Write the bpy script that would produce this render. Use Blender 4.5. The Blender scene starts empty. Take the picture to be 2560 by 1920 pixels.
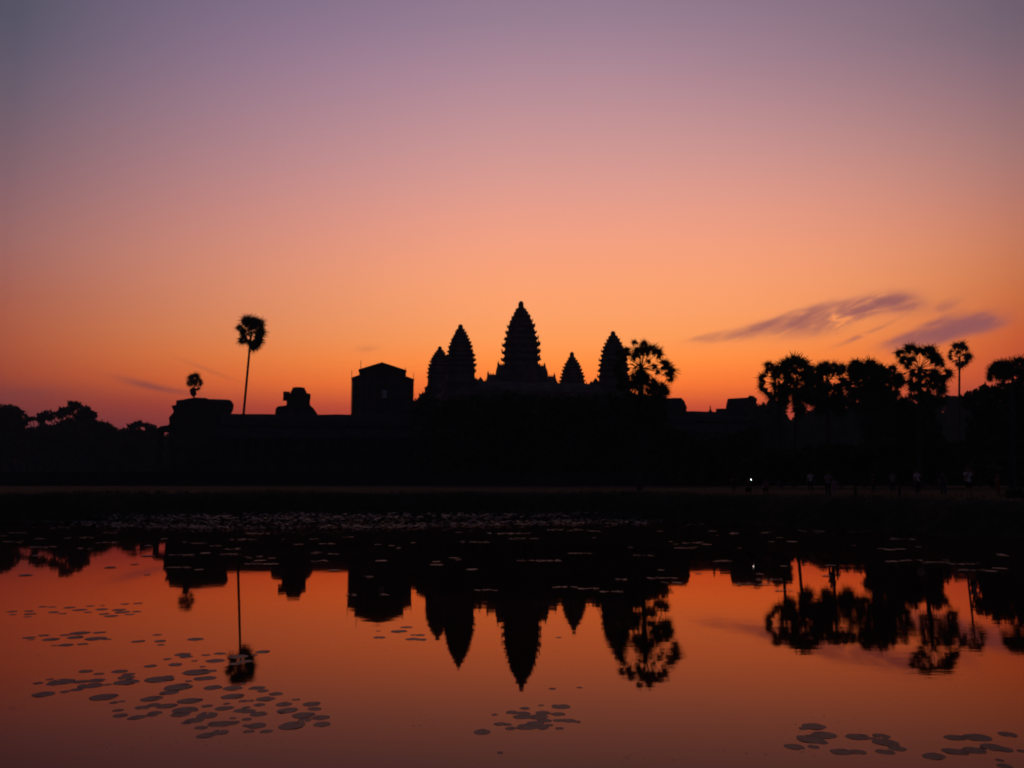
import bpy, math, random
import numpy as np
from mathutils import Vector, Matrix

random.seed(7)
rng = np.random.default_rng(11)
S = bpy.context.scene
COL = S.collection

# ------------------------------------------------------------------ camera
EYE = 3.2                      # eye above the water (water is z = 0)
GZ = 2.0                       # level of the lawn round the pond
FPX = 2227.0                   # focal length in photograph pixels (2560 wide)
PITCH = math.atan(236 / FPX)
cam_d = bpy.data.cameras.new('camera')
cam_d.sensor_fit = 'HORIZONTAL'
cam_d.sensor_width = 36.0
cam_d.lens = 36.0 * FPX / 2560
cam_d.clip_start = 0.1
cam_d.clip_end = 9000
cam_d.dof.use_dof = True       # the photograph is focused a little short
cam_d.dof.focus_distance = 1.2
cam_d.dof.aperture_fstop = (cam_d.lens / 1000) / 0.0019
cam = bpy.data.objects.new('camera', cam_d)
COL.objects.link(cam)
cam.location = (0, 0, EYE)
cam.rotation_euler = (math.pi / 2 + PITCH, 0, 0)
S.camera = cam
S.view_settings.view_transform = 'Standard'
S.view_settings.look = 'None'
S.view_settings.exposure = 0.0
S.view_settings.gamma = 1.0
S.cycles.max_bounces = 6
S.cycles.diffuse_bounces = 3
S.cycles.glossy_bounces = 3
S.cycles.transparent_max_bounces = 4
S.cycles.caustics_reflective = False
S.cycles.use_denoising = True

CP, SP = math.cos(PITCH), math.sin(PITCH)


def pdir(px, py):
    a, b = px - 1280.0, 960.0 - py
    return Vector((a, FPX * CP - b * SP, FPX * SP + b * CP))


def at(px, py, Y):
    """World point at depth Y seen at photograph pixel px, py."""
    d = pdir(px, py)
    return Vector((0, 0, EYE)) + d * (Y / d.y)


def on_water(px, py, z=0.0):
    d = pdir(px, py)
    return Vector((0, 0, EYE)) + d * ((z - EYE) / d.z)


def px_x(px, Y):
    return at(px, 1196, Y).x


# ------------------------------------------------------------------ sky
def lin(c):
    c = c / 255.0
    return c / 12.92 if c <= 0.04045 else ((c + 0.055) / 1.055) ** 2.4


def rgb(r, g, b):
    return (lin(r), lin(g), lin(b), 1.0)


class Nodes:
    def __init__(self, tree):
        self.t = tree
        tree.nodes.clear()

    def new(self, kind, **kw):
        n = self.t.nodes.new(kind)
        for k, v in kw.items():
            setattr(n, k, v)
        return n

    def link(self, a, b):
        self.t.links.new(a, b)

    def val(self, sock, v):
        if hasattr(v, 'is_output'):
            self.link(v, sock)
        else:
            sock.default_value = v

    def m(self, op, a, b=None, c=None, clamp=False):
        n = self.new('ShaderNodeMath', operation=op, use_clamp=clamp)
        self.val(n.inputs[0], a)
        if b is not None:
            self.val(n.inputs[1], b)
        if c is not None:
            self.val(n.inputs[2], c)
        return n.outputs[0]

    def mapr(self, v, a, b, c=0.0, d=1.0):
        n = self.new('ShaderNodeMapRange', clamp=True)
        self.val(n.inputs[0], v)
        for i, q in enumerate((a, b, c, d)):
            n.inputs[i + 1].default_value = q
        return n.outputs[0]

    def mix(self, f, a, b, blend='MIX'):
        n = self.new('ShaderNodeMix', data_type='RGBA', blend_type=blend)
        self.val(n.inputs[0], f)
        self.val(n.inputs[6], a)
        self.val(n.inputs[7], b)
        return n.outputs[2]

    def ramp(self, f, stops, interp='LINEAR'):
        n = self.new('ShaderNodeValToRGB')
        cr = n.color_ramp
        cr.interpolation = interp
        while len(cr.elements) > 1:
            cr.elements.remove(cr.elements[-1])
        cr.elements[0].position = stops[0][0]
        cr.elements[0].color = stops[0][1]
        for p, c in stops[1:]:
            e = cr.elements.new(p)
            e.color = c
        self.link(f, n.inputs[0])
        return n.outputs[0]

    def noise(self, vec, scale, detail=3.0, rough=0.55, dist=0.0):
        n = self.new('ShaderNodeTexNoise')
        if vec is not None:
            self.link(vec, n.inputs['Vector'])
        n.inputs['Scale'].default_value = scale
        n.inputs['Detail'].default_value = detail
        n.inputs['Roughness'].default_value = rough
        n.inputs['Distortion'].default_value = dist
        return n.outputs[0]


def elev(px, py):
    d = pdir(px, py)
    return math.degrees(math.atan2(d.z, math.hypot(d.x, d.y)))


CENTRE = [(1280, 4, 146, 122, 142), (1280, 204, 178, 138, 150), (1280, 404, 211, 152, 146),
          (1280, 604, 244, 161, 130), (1280, 724, 255, 164, 114), (1280, 824, 258, 162, 98),
          (1280, 934, 272, 142, 59), (1280, 985, 254, 113, 52), (1280, 1024, 212, 82, 55), (1280, 1060, 176, 68, 60)]
LEFT = [(24, 14, 87, 85, 102), (24, 204, 106, 93, 109), (24, 404, 131, 100, 109), (24, 604, 158, 105, 101),
        (24, 724, 168, 98, 82), (24, 824, 174, 92, 67), (24, 934, 165, 75, 54), (150, 1000, 134, 60, 55), (200, 1050, 106, 51, 58)]
RIGHT = [(2534, 14, 114, 98, 113), (2534, 204, 141, 109, 119), (2534, 404, 172, 121, 115), (2534, 604, 201, 124, 93),
         (2534, 724, 207, 115, 70), (2534, 824, 205, 98, 56), (2454, 904, 201, 84, 48), (2420, 970, 182, 72, 56), (2420, 1030, 150, 62, 58)]
BACK = [(88, 20, 24, 40), (50, 26, 28, 44), (25, 38, 36, 50), (10, 44, 38, 48), (0, 36, 32, 40)]
EL0, EL1 = -4.0, 88.0


def sky_stops(samples, zen=(26, 30, 48)):
    pts = sorted((elev(s[0], s[1]), s[2:]) for s in samples)
    pts = [(EL0, tuple(0.8 * c for c in pts[0][1]))] + pts
    top = pts[-1]
    pts += [(top[0] + 8, tuple(0.80 * a + 0.2 * b for a, b in zip(top[1], zen))),
            (top[0] + 20, tuple(0.40 * a + 0.6 * b for a, b in zip(top[1], zen))), (75, zen), (EL1, zen)]
    xs = np.array([p[0] for p in pts])
    out = []
    grid = list(np.linspace(0, 31, 22)) + [35, 40, 46, 52, 60, 70, 85]
    for e in grid:                                   # smooth (Hermite) resampling
        k = int(np.clip(np.searchsorted(xs, e) - 1, 0, len(xs) - 2))
        t = (e - xs[k]) / (xs[k + 1] - xs[k])
        c = []
        for ch in range(3):
            v = [lin(p[1][ch]) for p in pts]

            def slope(i):
                if i <= 0 or i >= len(v) - 1:
                    return 0.0
                a = (v[i] - v[i - 1]) / (xs[i] - xs[i - 1])
                b = (v[i + 1] - v[i]) / (xs[i + 1] - xs[i])
                return 0.0 if a * b <= 0 else 2 * a * b / (a + b)
            h = xs[k + 1] - xs[k]
            t2, t3 = t * t, t * t * t
            c.append(max(0.0, (2 * t3 - 3 * t2 + 1) * v[k] + (t3 - 2 * t2 + t) * h * slope(k)
                         + (-2 * t3 + 3 * t2) * v[k + 1] + (t3 - t2) * h * slope(k + 1)))
        out.append(((e - EL0) / (EL1 - EL0), (c[0], c[1], c[2], 1.0)))
    return out


world = bpy.data.worlds.new('World')
S.world = world
world.use_nodes = True
N = Nodes(world.node_tree)
tc = N.new('ShaderNodeTexCoord')
sep = N.new('ShaderNodeSeparateXYZ')
N.link(tc.outputs['Generated'], sep.inputs[0])
dx, dy, dz = sep.outputs
el = N.m('MULTIPLY', N.m('ARCSINE', N.m('MINIMUM', N.m('MAXIMUM', dz, -1.0), 1.0)), 180 / math.pi)
az = N.m('MULTIPLY', N.m('ARCTAN2', dx, dy), 180 / math.pi)
ef = N.mapr(el, EL0, EL1)
c_mid = N.ramp(ef, sky_stops(CENTRE))
c_lft = N.ramp(ef, sky_stops(LEFT))
c_rgt = N.ramp(ef, sky_stops(RIGHT))
c_bck = N.ramp(ef, [((e - EL0) / (EL1 - EL0), rgb(r, g, b)) for e, r, g, b in reversed(BACK)])
AZC = 1.0
wl = N.m('POWER', N.mapr(az, AZC, -30.0), 1.48)
wr = N.m('POWER', N.mapr(az, 5.0, 29.8), N.mapr(el, 13.0, 25.0, 2.6, 1.55))
wl_b = N.m('POWER', N.mapr(az, AZC, -30.0), 2.3)
wl_v = N.new('ShaderNodeCombineXYZ')
for i_, q_ in enumerate((wl, wl, wl_b)):
    N.link(q_, wl_v.inputs[i_])
mx_ = N.new('ShaderNodeMix', data_type='VECTOR', factor_mode='NON_UNIFORM')
N.link(wl_v.outputs[0], mx_.inputs[1])
N.link(c_mid, mx_.inputs[4])
N.link(c_lft, mx_.inputs[5])
sky = mx_.outputs[1]
sky = N.mix(wr, sky, c_rgt)
wb = N.m('SUBTRACT', 1.0, N.m('EXPONENT', N.m('MULTIPLY', N.m('MAXIMUM', N.m('SUBTRACT', N.m('ABSOLUTE', az), 29.6), 0.0), -1 / 16)))
sky = N.mix(wb, sky, c_bck)
# thin cloud streaks, laid out by direction on the sky
up = N.m('DIVIDE', dx, N.m('MAXIMUM', dy, 0.02))
vp = N.m('DIVIDE', dz, N.m('SQRT', N.m('ADD', N.m('MULTIPLY', dx, dx), N.m('MULTIPLY', dy, dy))))


def uv(px, py):
    d = pdir(px, py)
    return d.x / d.y, d.z / math.hypot(d.x, d.y)


def blob(px, py, a, b, ang, amp):
    """Soft elliptic patch: half lengths a, b in photo pixels, ang in degrees (up to the right)."""
    u0, v0 = uv(px, py)
    ca, sa = math.cos(math.radians(ang)), math.sin(math.radians(ang))
    du, dv = N.m('SUBTRACT', up, u0), N.m('SUBTRACT', vp, v0)
    p = N.m('DIVIDE', N.m('ADD', N.m('MULTIPLY', du, ca), N.m('MULTIPLY', dv, sa)), a / FPX)
    q = N.m('DIVIDE', N.m('SUBTRACT', N.m('MULTIPLY', dv, ca), N.m('MULTIPLY', du, sa)), b * 1.22 / FPX)
    r2 = N.m('ADD', N.m('MULTIPLY', p, p), N.m('MULTIPLY', q, q))
    return N.m('MULTIPLY', N.m('EXPONENT', N.m('MULTIPLY', r2, -1.0)), amp)


def wisp_noise(ang, k1, k2, seed, detail=4.0, dist=0.4):
    ca, sa = math.cos(math.radians(ang)), math.sin(math.radians(ang))
    s = N.m('MULTIPLY', N.m('ADD', N.m('MULTIPLY', up, ca), N.m('MULTIPLY', vp, sa)), k1)
    t = N.m('MULTIPLY', N.m('SUBTRACT', N.m('MULTIPLY', vp, ca), N.m('MULTIPLY', up, sa)), k2)
    cmb = N.new('ShaderNodeCombineXYZ')
    N.link(s, cmb.inputs[0])
    N.link(t, cmb.inputs[1])
    cmb.inputs[2].default_value = seed
    return N.noise(cmb.outputs[0], 1.0, detail, 0.55, dist)


blobs = [(2201, 759, 62, 15, 6, 0.75), (2256, 760, 44, 15, -8, 0.7), (2158, 767, 46, 13, 22, 0.55), (2123, 790, 70, 17, 14, 0.7), (2078, 778, 60, 12, 14, 0.5),
         (2026, 776, 46, 7, 16, 0.4), (2008, 806, 75, 15, 14, 0.62), (2090, 808, 80, 13, 12, 0.5), (1918, 818, 80, 11, 12, 0.5), (1850, 832, 75, 8, 12, 0.4), (1770, 840, 50, 5, 12, 0.25),
         (2369, 766, 36, 9, 14, 0.45), (2339, 804, 52, 6, 20, 0.35), (2423, 808, 66, 14, 8, 0.85), (2467, 814, 42, 11, 8, 0.7), (2375, 827, 76, 14, 14, 0.75), (2297, 842, 75, 12, 14, 0.6),
         (2243, 852, 50, 7, 14, 0.4), (2171, 831, 60, 4, 20, 0.4), (2135, 846, 45, 4, 18, 0.3), (2453, 784, 24, 5, 10, 0.3), (1960, 792, 40, 5, 20, 0.3)]
dens = None
for bl in blobs:
    g = blob(*bl)
    dens = g if dens is None else N.m('ADD', dens, g)
wn = wisp_noise(17, 26.0, 92.0, 3.1, 5.0, 0.7)
wn2 = wisp_noise(12, 13.0, 38.0, 9.4, 3.0, 0.5)
nz = N.m('ADD', N.m('MULTIPLY', wn, 3.3), N.m('MULTIPLY', wn2, 3.2))
dens = N.m('MINIMUM', dens, 1.25)
dens = N.m('MULTIPLY', dens, N.m('MAXIMUM', N.m('SUBTRACT', nz, 2.15), 0.0))
dens = N.m('MULTIPLY', N.m('SUBTRACT', 1.0, N.m('EXPONENT', N.m('MULTIPLY', dens, -2.0))), 0.95)
sky = N.mix(dens, sky, rgb(146, 88, 92))
fain = None
for bl in [(350, 958, 70, 7, -10, 0.55), (440, 978, 80, 5, -6, 0.4), (520, 925, 80, 4, -18, 0.22), (920, 872, 26, 6, 5, 0.22),
           (60, 985, 120, 12, 2, 0.35)]:
    g = blob(*bl)
    fain = g if fain is None else N.m('ADD', fain, g)
fain = N.m('MULTIPLY', fain, N.m('ADD', N.m('MULTIPLY', wn, 0.9), 0.45), clamp=True)
sky = N.mix(fain, sky, rgb(120, 66, 70))
bg = N.new('ShaderNodeBackground')
N.link(sky, bg.inputs[0])
bg.inputs[1].default_value = 1.06
wo = N.new('ShaderNodeOutputWorld')
N.link(bg.outputs[0], wo.inputs[0])


# ------------------------------------------------------------------ materials
def material(name):
    m = bpy.data.materials.new(name)
    m.use_nodes = True
    n = Nodes(m.node_tree)
    out = n.new('ShaderNodeOutputMaterial')
    return m, n, out


def solid(name, c1, c2, scale=1.0, rough=0.9, spec=0.15, bump=0.0, detail=4.0):
    m, n, out = material(name)
    b = n.new('ShaderNodeBsdfPrincipled')
    t = n.new('ShaderNodeTexCoord')
    nz = n.noise(t.outputs['Object'], scale, detail)
    n.link(n.ramp(nz, [(0.3, (*c1, 1)), (0.7, (*c2, 1))]), b.inputs['Base Color'])
    b.inputs['Roughness'].default_value = rough
    b.inputs['Specular IOR Level'].default_value = spec
    if bump:
        bp = n.new('ShaderNodeBump')
        bp.inputs['Distance'].default_value = bump
        n.link(nz, bp.inputs['Height'])
        n.link(bp.outputs[0], b.inputs['Normal'])
    n.link(b.outputs[0], out.inputs[0])
    return m


M = {}
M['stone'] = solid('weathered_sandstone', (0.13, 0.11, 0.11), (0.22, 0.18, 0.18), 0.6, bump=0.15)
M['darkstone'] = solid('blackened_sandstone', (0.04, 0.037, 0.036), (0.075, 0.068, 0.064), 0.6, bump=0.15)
M['laterite'] = solid('laterite_blocks', (0.035, 0.03, 0.027), (0.06, 0.05, 0.042), 0.9, bump=0.1)
M['leaf'] = solid('broad_leaves', (0.05, 0.065, 0.03), (0.10, 0.12, 0.06), 0.8, rough=0.7)
M['farleaf'] = solid('far_leaves', (0.06, 0.075, 0.045), (0.11, 0.12, 0.08), 0.4, rough=0.8)
M['palm'] = solid('palm_leaves', (0.04, 0.05, 0.02), (0.08, 0.09, 0.04), 1.5, rough=0.6)
M['bark'] = solid('bark', (0.05, 0.04, 0.034), (0.09, 0.075, 0.06), 5.0)
M['sheet'] = solid('grey_sheeting', (0.06, 0.055, 0.06), (0.10, 0.085, 0.085), 0.7)
M['pale'] = solid('pale_panel', (0.5, 0.55, 0.62), (0.62, 0.66, 0.72), 0.9)
M['steel'] = solid('scaffold_steel', (0.14, 0.14, 0.15), (0.2, 0.2, 0.2), 3.0, rough=0.6)
M['skin'] = solid('skin', (0.30, 0.18, 0.12), (0.36, 0.22, 0.15), 8.0, rough=0.6)
M['hair'] = solid('dark_hair', (0.012, 0.01, 0.009), (0.02, 0.017, 0.015), 9.0, rough=0.5)
M['shoe'] = solid('shoe', (0.03, 0.03, 0.03), (0.05, 0.05, 0.05), 9.0)
M['plastic'] = solid('black_plastic', (0.02, 0.02, 0.02), (0.03, 0.03, 0.03), 9.0, rough=0.4)


def cloth(name, c):
    if name not in M:
        M[name] = solid(name, tuple(0.85 * v for v in c), c, 9.0)
    return M[name]


# lawn and bank: dry grass, bare earth
m, n, out = material('dry_grass_and_earth')
t = n.new('ShaderNodeTexCoord')
b = n.new('ShaderNodeBsdfPrincipled')
n1 = n.noise(t.outputs['Object'], 0.09, 5.0)
n2 = n.noise(t.outputs['Object'], 2.2, 4.0)
ca = n.ramp(n1, [(0.35, (0.055, 0.038, 0.022, 1)), (0.65, (0.105, 0.064, 0.036, 1))])
cb = n.ramp(n2, [(0.3, (0.03, 0.03, 0.018, 1)), (0.75, (0.09, 0.065, 0.04, 1))])
n.link(n.mix(0.45, ca, cb), b.inputs['Base Color'])
b.inputs['Roughness'].default_value = 1.0
b.inputs['Specular IOR Level'].default_value = 0.05
bp = n.new('ShaderNodeBump')
bp.inputs['Distance'].default_value = 0.06
n.link(n2, bp.inputs['Height'])
n.link(bp.outputs[0], b.inputs['Normal'])
n.link(b.outputs[0], out.inputs[0])
M['ground'] = m
M['bank'] = solid('overgrown_bank', (0.04, 0.043, 0.028), (0.09, 0.078, 0.05), 1.1, rough=1.0, spec=0.05, bump=0.1)
M['mud'] = solid('pond_mud', (0.03, 0.024, 0.018), (0.06, 0.045, 0.03), 1.2)

# still, murky pond: dark body under an angle-dependent mirror
m, n, out = material('pond_water')
geo = n.new('ShaderNodeNewGeometry')
t = n.new('ShaderNodeTexCoord')
mp = n.new('ShaderNodeMapping')
mp.inputs['Scale'].default_value = (0.55, 1.6, 1.0)
n.link(t.outputs['Object'], mp.inputs[0])
r1 = n.noise(mp.outputs[0], 1.3, 2.0, 0.5)
r2 = n.noise(mp.outputs[0], 5.0, 2.0, 0.5)
patch = n.mapr(n.noise(t.outputs['Object'], 0.16, 2.0), 0.52, 0.72)
h = n.m('ADD', n.m('MULTIPLY', r1, 0.0008), n.m('MULTIPLY', n.m('MULTIPLY', r2, patch), 0.0012))
bp = n.new('ShaderNodeBump')
bp.inputs['Strength'].default_value = 1.0
bp.inputs['Distance'].default_value = 1.0
n.link(h, bp.inputs['Height'])
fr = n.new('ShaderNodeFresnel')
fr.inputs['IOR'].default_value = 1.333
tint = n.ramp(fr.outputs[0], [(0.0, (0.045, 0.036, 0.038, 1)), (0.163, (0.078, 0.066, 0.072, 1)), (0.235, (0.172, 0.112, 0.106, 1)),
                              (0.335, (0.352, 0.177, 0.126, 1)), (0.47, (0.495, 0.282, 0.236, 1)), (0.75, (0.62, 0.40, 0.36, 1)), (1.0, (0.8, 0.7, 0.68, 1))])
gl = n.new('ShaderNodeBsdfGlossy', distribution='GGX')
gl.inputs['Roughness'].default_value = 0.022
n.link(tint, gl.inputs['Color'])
n.link(bp.outputs[0], gl.inputs['Normal'])
df = n.new('ShaderNodeBsdfDiffuse')
df.inputs['Color'].default_value = (0.012, 0.009, 0.007, 1)
ad = n.new('ShaderNodeAddShader')
n.link(gl.outputs[0], ad.inputs[0])
n.link(df.outputs[0], ad.inputs[1])
n.link(ad.outputs[0], out.inputs[0])
M['water'] = m

M['pad'] = solid('lily_pad_leaf', (0.045, 0.026, 0.034), (0.072, 0.042, 0.052), 6.0, rough=0.5, spec=0.22)
M['lotus'] = solid('lotus_leaf', (0.035, 0.035, 0.028), (0.08, 0.062, 0.058), 1.5, rough=0.55, spec=0.22)
M['weed'] = solid('water_weed', (0.07, 0.05, 0.045), (0.10, 0.07, 0.06), 4.0, rough=0.4, spec=0.4)
m, n, out = material('lit_phone_lamp')
e = n.new('ShaderNodeEmission')
e.inputs[0].default_value = (0.75, 0.95, 1.0, 1)
e.inputs[1].default_value = 9.0
n.link(e.outputs[0], out.inputs[0])
M['lamp'] = m


# ------------------------------------------------------------------ mesh helpers
class MB:
    def __init__(self):
        self.v, self.f, self.n = [], [], 0

    def add(self, verts, faces):
        verts = np.asarray([tuple(p) for p in verts], dtype=float)
        for fc in faces:
            self.f.append([i + self.n for i in fc])
        self.v.append(verts)
        self.n += len(verts)

    def quads(self, arr):
        """arr (k,4,3): separate quads."""
        k = len(arr)
        self.v.append(arr.reshape(-1, 3))
        base = self.n + np.arange(k)[:, None] * 4 + np.arange(4)[None]
        self.f.extend(base.tolist())
        self.n += 4 * k

    def box(self, lo, hi, rot=None, off=(0, 0, 0)):
        x0, y0, z0 = lo
        x1, y1, z1 = hi
        vs = [Vector((x, y, z)) for z in (z0, z1) for y in (y0, y1) for x in (x0, x1)]
        if rot:
            vs = [rot @ p for p in vs]
        o = Vector(off)
        self.add([p + o for p in vs], [(0, 2, 3, 1), (4, 5, 7, 6), (0, 1, 5, 4), (2, 6, 7, 3), (0, 4, 6, 2), (1, 3, 7, 5)])

    def loft(self, rings, cap=True):
        k = len(rings[0])
        vs, fs = [], []
        for r in rings:
            vs += [tuple(p) for p in r]
        for i in range(len(rings) - 1):
            for j in range(k):
                a, b2 = i * k + j, i * k + (j + 1) % k
                fs.append((a, b2, b2 + k, a + k))
        if cap:
            fs.append(tuple(reversed(range(k))))
            fs.append(tuple(range((len(rings) - 1) * k, len(rings) * k)))
        self.add(vs, fs)

    def prism(self, poly, d0, d1):
        """poly: list of (x,z); extruded along local y from d0 to d1."""
        self.loft([[(x, d0, z) for x, z in poly], [(x, d1, z) for x, z in poly]])

    def tube(self, pts, rad, k=8):
        pts = [Vector(p) for p in pts]
        rings = []
        for i, p in enumerate(pts):
            d = (pts[min(i + 1, len(pts) - 1)] - pts[max(i - 1, 0)]).normalized()
            a = Vector((0, 0, 1)) if abs(d.z) < 0.9 else Vector((1, 0, 0))
            s = d.cross(a).normalized()
            w = d.cross(s)
            r = rad[i] if hasattr(rad, '__len__') else rad
            rings.append([p + (s * math.cos(q) + w * math.sin(q)) * r for q in [2 * math.pi * j / k for j in range(k)]])
        self.loft(rings)

    def mesh(self, name):
        me = bpy.data.meshes.new(name)
        v = np.concatenate(self.v) if self.v else np.zeros((0, 3))
        me.from_pydata(v.tolist(), [], self.f)
        return me

    def build(self, name, mat, parent=None, smooth=False):
        me = self.mesh(name)
        me.materials.append(mat)
        if smooth:
            me.shade_smooth()
        o = bpy.data.objects.new(name, me)
        COL.objects.link(o)
        if parent:
            o.parent = parent
        return o


def tag(o, label=None, cat=None, group=None, kind=None):
    if label:
        o['label'] = label
    if cat:
        o['category'] = cat
    if group:
        o['group'] = group
    if kind:
        o['kind'] = kind
    return o


def thing(name, label, cat, loc=(0, 0, 0), yaw=0.0, group=None):
    o = bpy.data.objects.new(name, None)
    COL.objects.link(o)
    o.location = loc
    o.rotation_euler = (0, 0, yaw)
    o.empty_display_size = 0.5
    return tag(o, label, cat, group)


# ------------------------------------------------------------------ ground with the pond basin
# water edge, anticlockwise from the near left corner; bank widths per side
EDGE = [(-62, 6.0), (40, 6.0), (38, 24), (32, 40), (24.5, 50), (15.5, 64), (6, 72), (-8, 73), (-26, 71), (-34, 66), (-48, 64), (-62, 60)]


def resample(poly, step):
    out = []
    for i, p in enumerate(poly):
        q = poly[(i + 1) % len(poly)]
        k = max(1, int(math.dist(p, q) / step))
        for j in range(k):
            out.append((p[0] + (q[0] - p[0]) * j / k, p[1] + (q[1] - p[1]) * j / k))
    return out


edge = resample(EDGE, 1.2)
K = len(edge)
jit = np.array([0.5 * math.sin(i * 0.7) + 0.35 * math.sin(i * 1.9 + 1) + 0.25 * math.sin(i * 4.1 + 2) for i in range(K)])
ctr = Vector((-10, 38))
nrm = []
for i in range(K):
    a, b2 = Vector(edge[i - 1]), Vector(edge[(i + 1) % K])
    d = (b2 - a).normalized()
    nrm.append(Vector((d.y, -d.x)))
nrm = [(nrm[i - 2] + nrm[i - 1] + nrm[i] + nrm[(i + 1) % K] + nrm[(i + 2) % K]).normalized() for i in range(K)]


def ring(off, z, j=0.0):
    r = []
    for i in range(K):
        near = edge[i][1] < 7
        o = off * (1.6 if near else 1.0)
        p = Vector(edge[i]) + nrm[i] * (o + (0 if near else j * jit[i]))
        r.append((p.x, p.y, z + (0 if abs(j) < 0.01 else 0.03 * math.sin(i * 2.3))))
    return r


mb = MB()
mb.loft([ring(-1.5, -0.9), ring(0.0, -0.05, 0.5), ring(0.35, 0.28, 0.5), ring(0.75, 0.75, 0.5), ring(1.2, 1.25, 0.5), ring(1.8, 1.8, 0.5), ring(2.5, GZ, 0.4)], cap=False)
tag(mb.build('bank', M['bank'], smooth=True), kind='structure')
mb = MB()
# lawn rings out to the horizon
crest = ring(2.5, GZ, 0.4)
rings = [crest]
for s, z in ((6, GZ), (16, GZ), (40, GZ), (100, GZ), (300, GZ), (760, GZ)):
    r = []
    for i in range(K):
        c = Vector(crest[i][:2])
        d = (c - ctr).normalized()
        near = edge[i][1] < 7
        p = c + d * s
        r.append((p.x, p.y, z))
    rings.append(r)
mb.loft(rings, cap=False)
ground = mb.build('ground', M['ground'])
tag(ground, kind='structure')
mb = MB()
mb.add([(-72, 0, -0.9), (50, 0, -0.9), (50, 85, -0.9), (-72, 85, -0.9)], [(0, 1, 2, 3)])
tag(mb.build('pond_bed', M['mud']), kind='structure')
mb = MB()
mb.loft([ring(0.25, 0.0)], cap=False)
wr_ = ring(0.25, 0.0)
mb = MB()
mb.add(wr_, [tuple(range(K))])
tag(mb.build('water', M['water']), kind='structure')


# ------------------------------------------------------------------ temple
YAW = math.radians(14.5)


def redent(w, yaw=0.0, k=0.0):
    """Redented square plan of half width w (20 corners)."""
    a, b2, c = w, w * 0.80, w * 0.62
    q = [(a, c * 0.75), (b2 * 1.06, c * 0.75), (b2 * 1.06, b2 * 0.86), (b2 * 0.86, b2 * 0.86), (b2 * 0.86, b2 * 1.06), (c * 0.75, b2 * 1.06), (c * 0.75, a)]
    pts = []
    for i in range(4):
        ca, sa = math.cos(i * math.pi / 2), math.sin(i * math.pi / 2)
        pts += [(x * ca - y * sa, x * sa + y * ca) for x, y in q]
    return pts


def tower_mesh(prof, yaw):
    """prof: list of (z, half width as seen) from the base up, one entry per tier."""
    body = MB()
    rings = []
    er = random.Random(int(prof[0][1] * 1000) + len(prof))
    ext = max(abs(x * math.cos(yaw) - y * math.sin(yaw)) for x, y in redent(1.0))
    for i in range(len(prof) - 1):
        z0, w0 = prof[i]
        z1, w1 = prof[i + 1]
        w0 *= 1.035 * er.uniform(0.975, 1.02) / ext
        w1 *= 1.035 / ext
        h = z1 - z0
        wm = 0.5 * (w0 + w1)
        for f, w in ((0.0, w0 * 0.95), (0.06, w0 * 0.96), (0.11, w0 * 1.03), (0.28, w0 * 1.075), (0.46, w0 * 1.0), (0.54, wm * 0.93), (0.84, wm * 0.895), (0.90, wm * 0.90), (0.985, wm * 0.91)):
            rings.append([(x, y, z0 + f * h) for x, y in redent(w)])
        # antefixes: pointed leaf stones standing on the cornice
        zc = z0 + 0.30 * h
        for x, y in redent(w0 * 1.06):
            r = math.hypot(x, y)
            dirx, diry = x / r, y / r
            s = max(0.16, 0.055 * w0)
            if er.random() < 0.22:
                continue
            ah = min(0.62 * h, 0.22 * w0 + 0.25) * er.uniform(0.55, 1.15)
            tx, ty = -diry, dirx
            b0 = [(x + tx * s - dirx * s * 1.2, y + ty * s - diry * s * 1.2, zc), (x - tx * s - dirx * s * 1.2, y - ty * s - diry * s * 1.2, zc),
                  (x - tx * s, y - ty * s, zc), (x + tx * s, y + ty * s, zc)]
            m0 = [(px * 1.015, py * 1.015, zc + ah * 0.5) for px, py, _ in b0]
            tp = (x * 1.02 - dirx * s * 0.4, y * 1.02 - diry * s * 0.4, zc + ah)
            body.add(b0 + m0 + [tp], [(0, 1, 5, 4), (1, 2, 6, 5), (2, 3, 7, 6), (3, 0, 4, 7), (4, 5, 8), (5, 6, 8), (6, 7, 8), (7, 4, 8)])
    body.loft(rings)
    return body


def finial_mesh(z0, w, h):
    f = MB()
    rings = []
    for t, k in ((0, 1.0), (0.10, 1.15), (0.2, 0.9), (0.28, 1.05), (0.45, 0.88), (0.55, 0.98), (0.75, 0.85), (0.9, 0.68), (1.0, 0.35)):
        rings.append([(w * k * math.cos(a), w * k * math.sin(a), z0 + t * h) for a in [2 * math.pi * j / 14 for j in range(14)]])
    f.loft(rings)
    return f


def tower_from_px(parent, cx, prof_px, Y, tip_y, tip_w, label, base_z):
    """prof_px: list of (py, half width px) from low to high."""
    top = at(cx, tip_y, Y)
    s = Y / (FPX * CP)
    prof = [(at(cx, py, Y).z, hw * s) for py, hw in prof_px]
    prof = [(base_z, prof[0][1] * 1.03)] + prof if prof[0][0] - base_z > 1.0 else prof
    o = tower_mesh(prof, YAW).build('tower', M['stone'], parent)
    loc = parent.matrix_world_local_inv @ Vector((top.x, Y, 0)) if hasattr(parent, 'matrix_world_local_inv') else Vector((top.x, Y, 0))
    return o, prof, top


temple_c = Vector((2.4, 221.5, GZ))
temple = thing('temple', 'great dark stone temple with five tiered towers above the treetops', 'temple', temple_c, YAW)
Rinv = Matrix.Rotation(-YAW, 3, 'Z')


def to_local(p):
    return Rinv @ (Vector(p) - temple_c)


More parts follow.
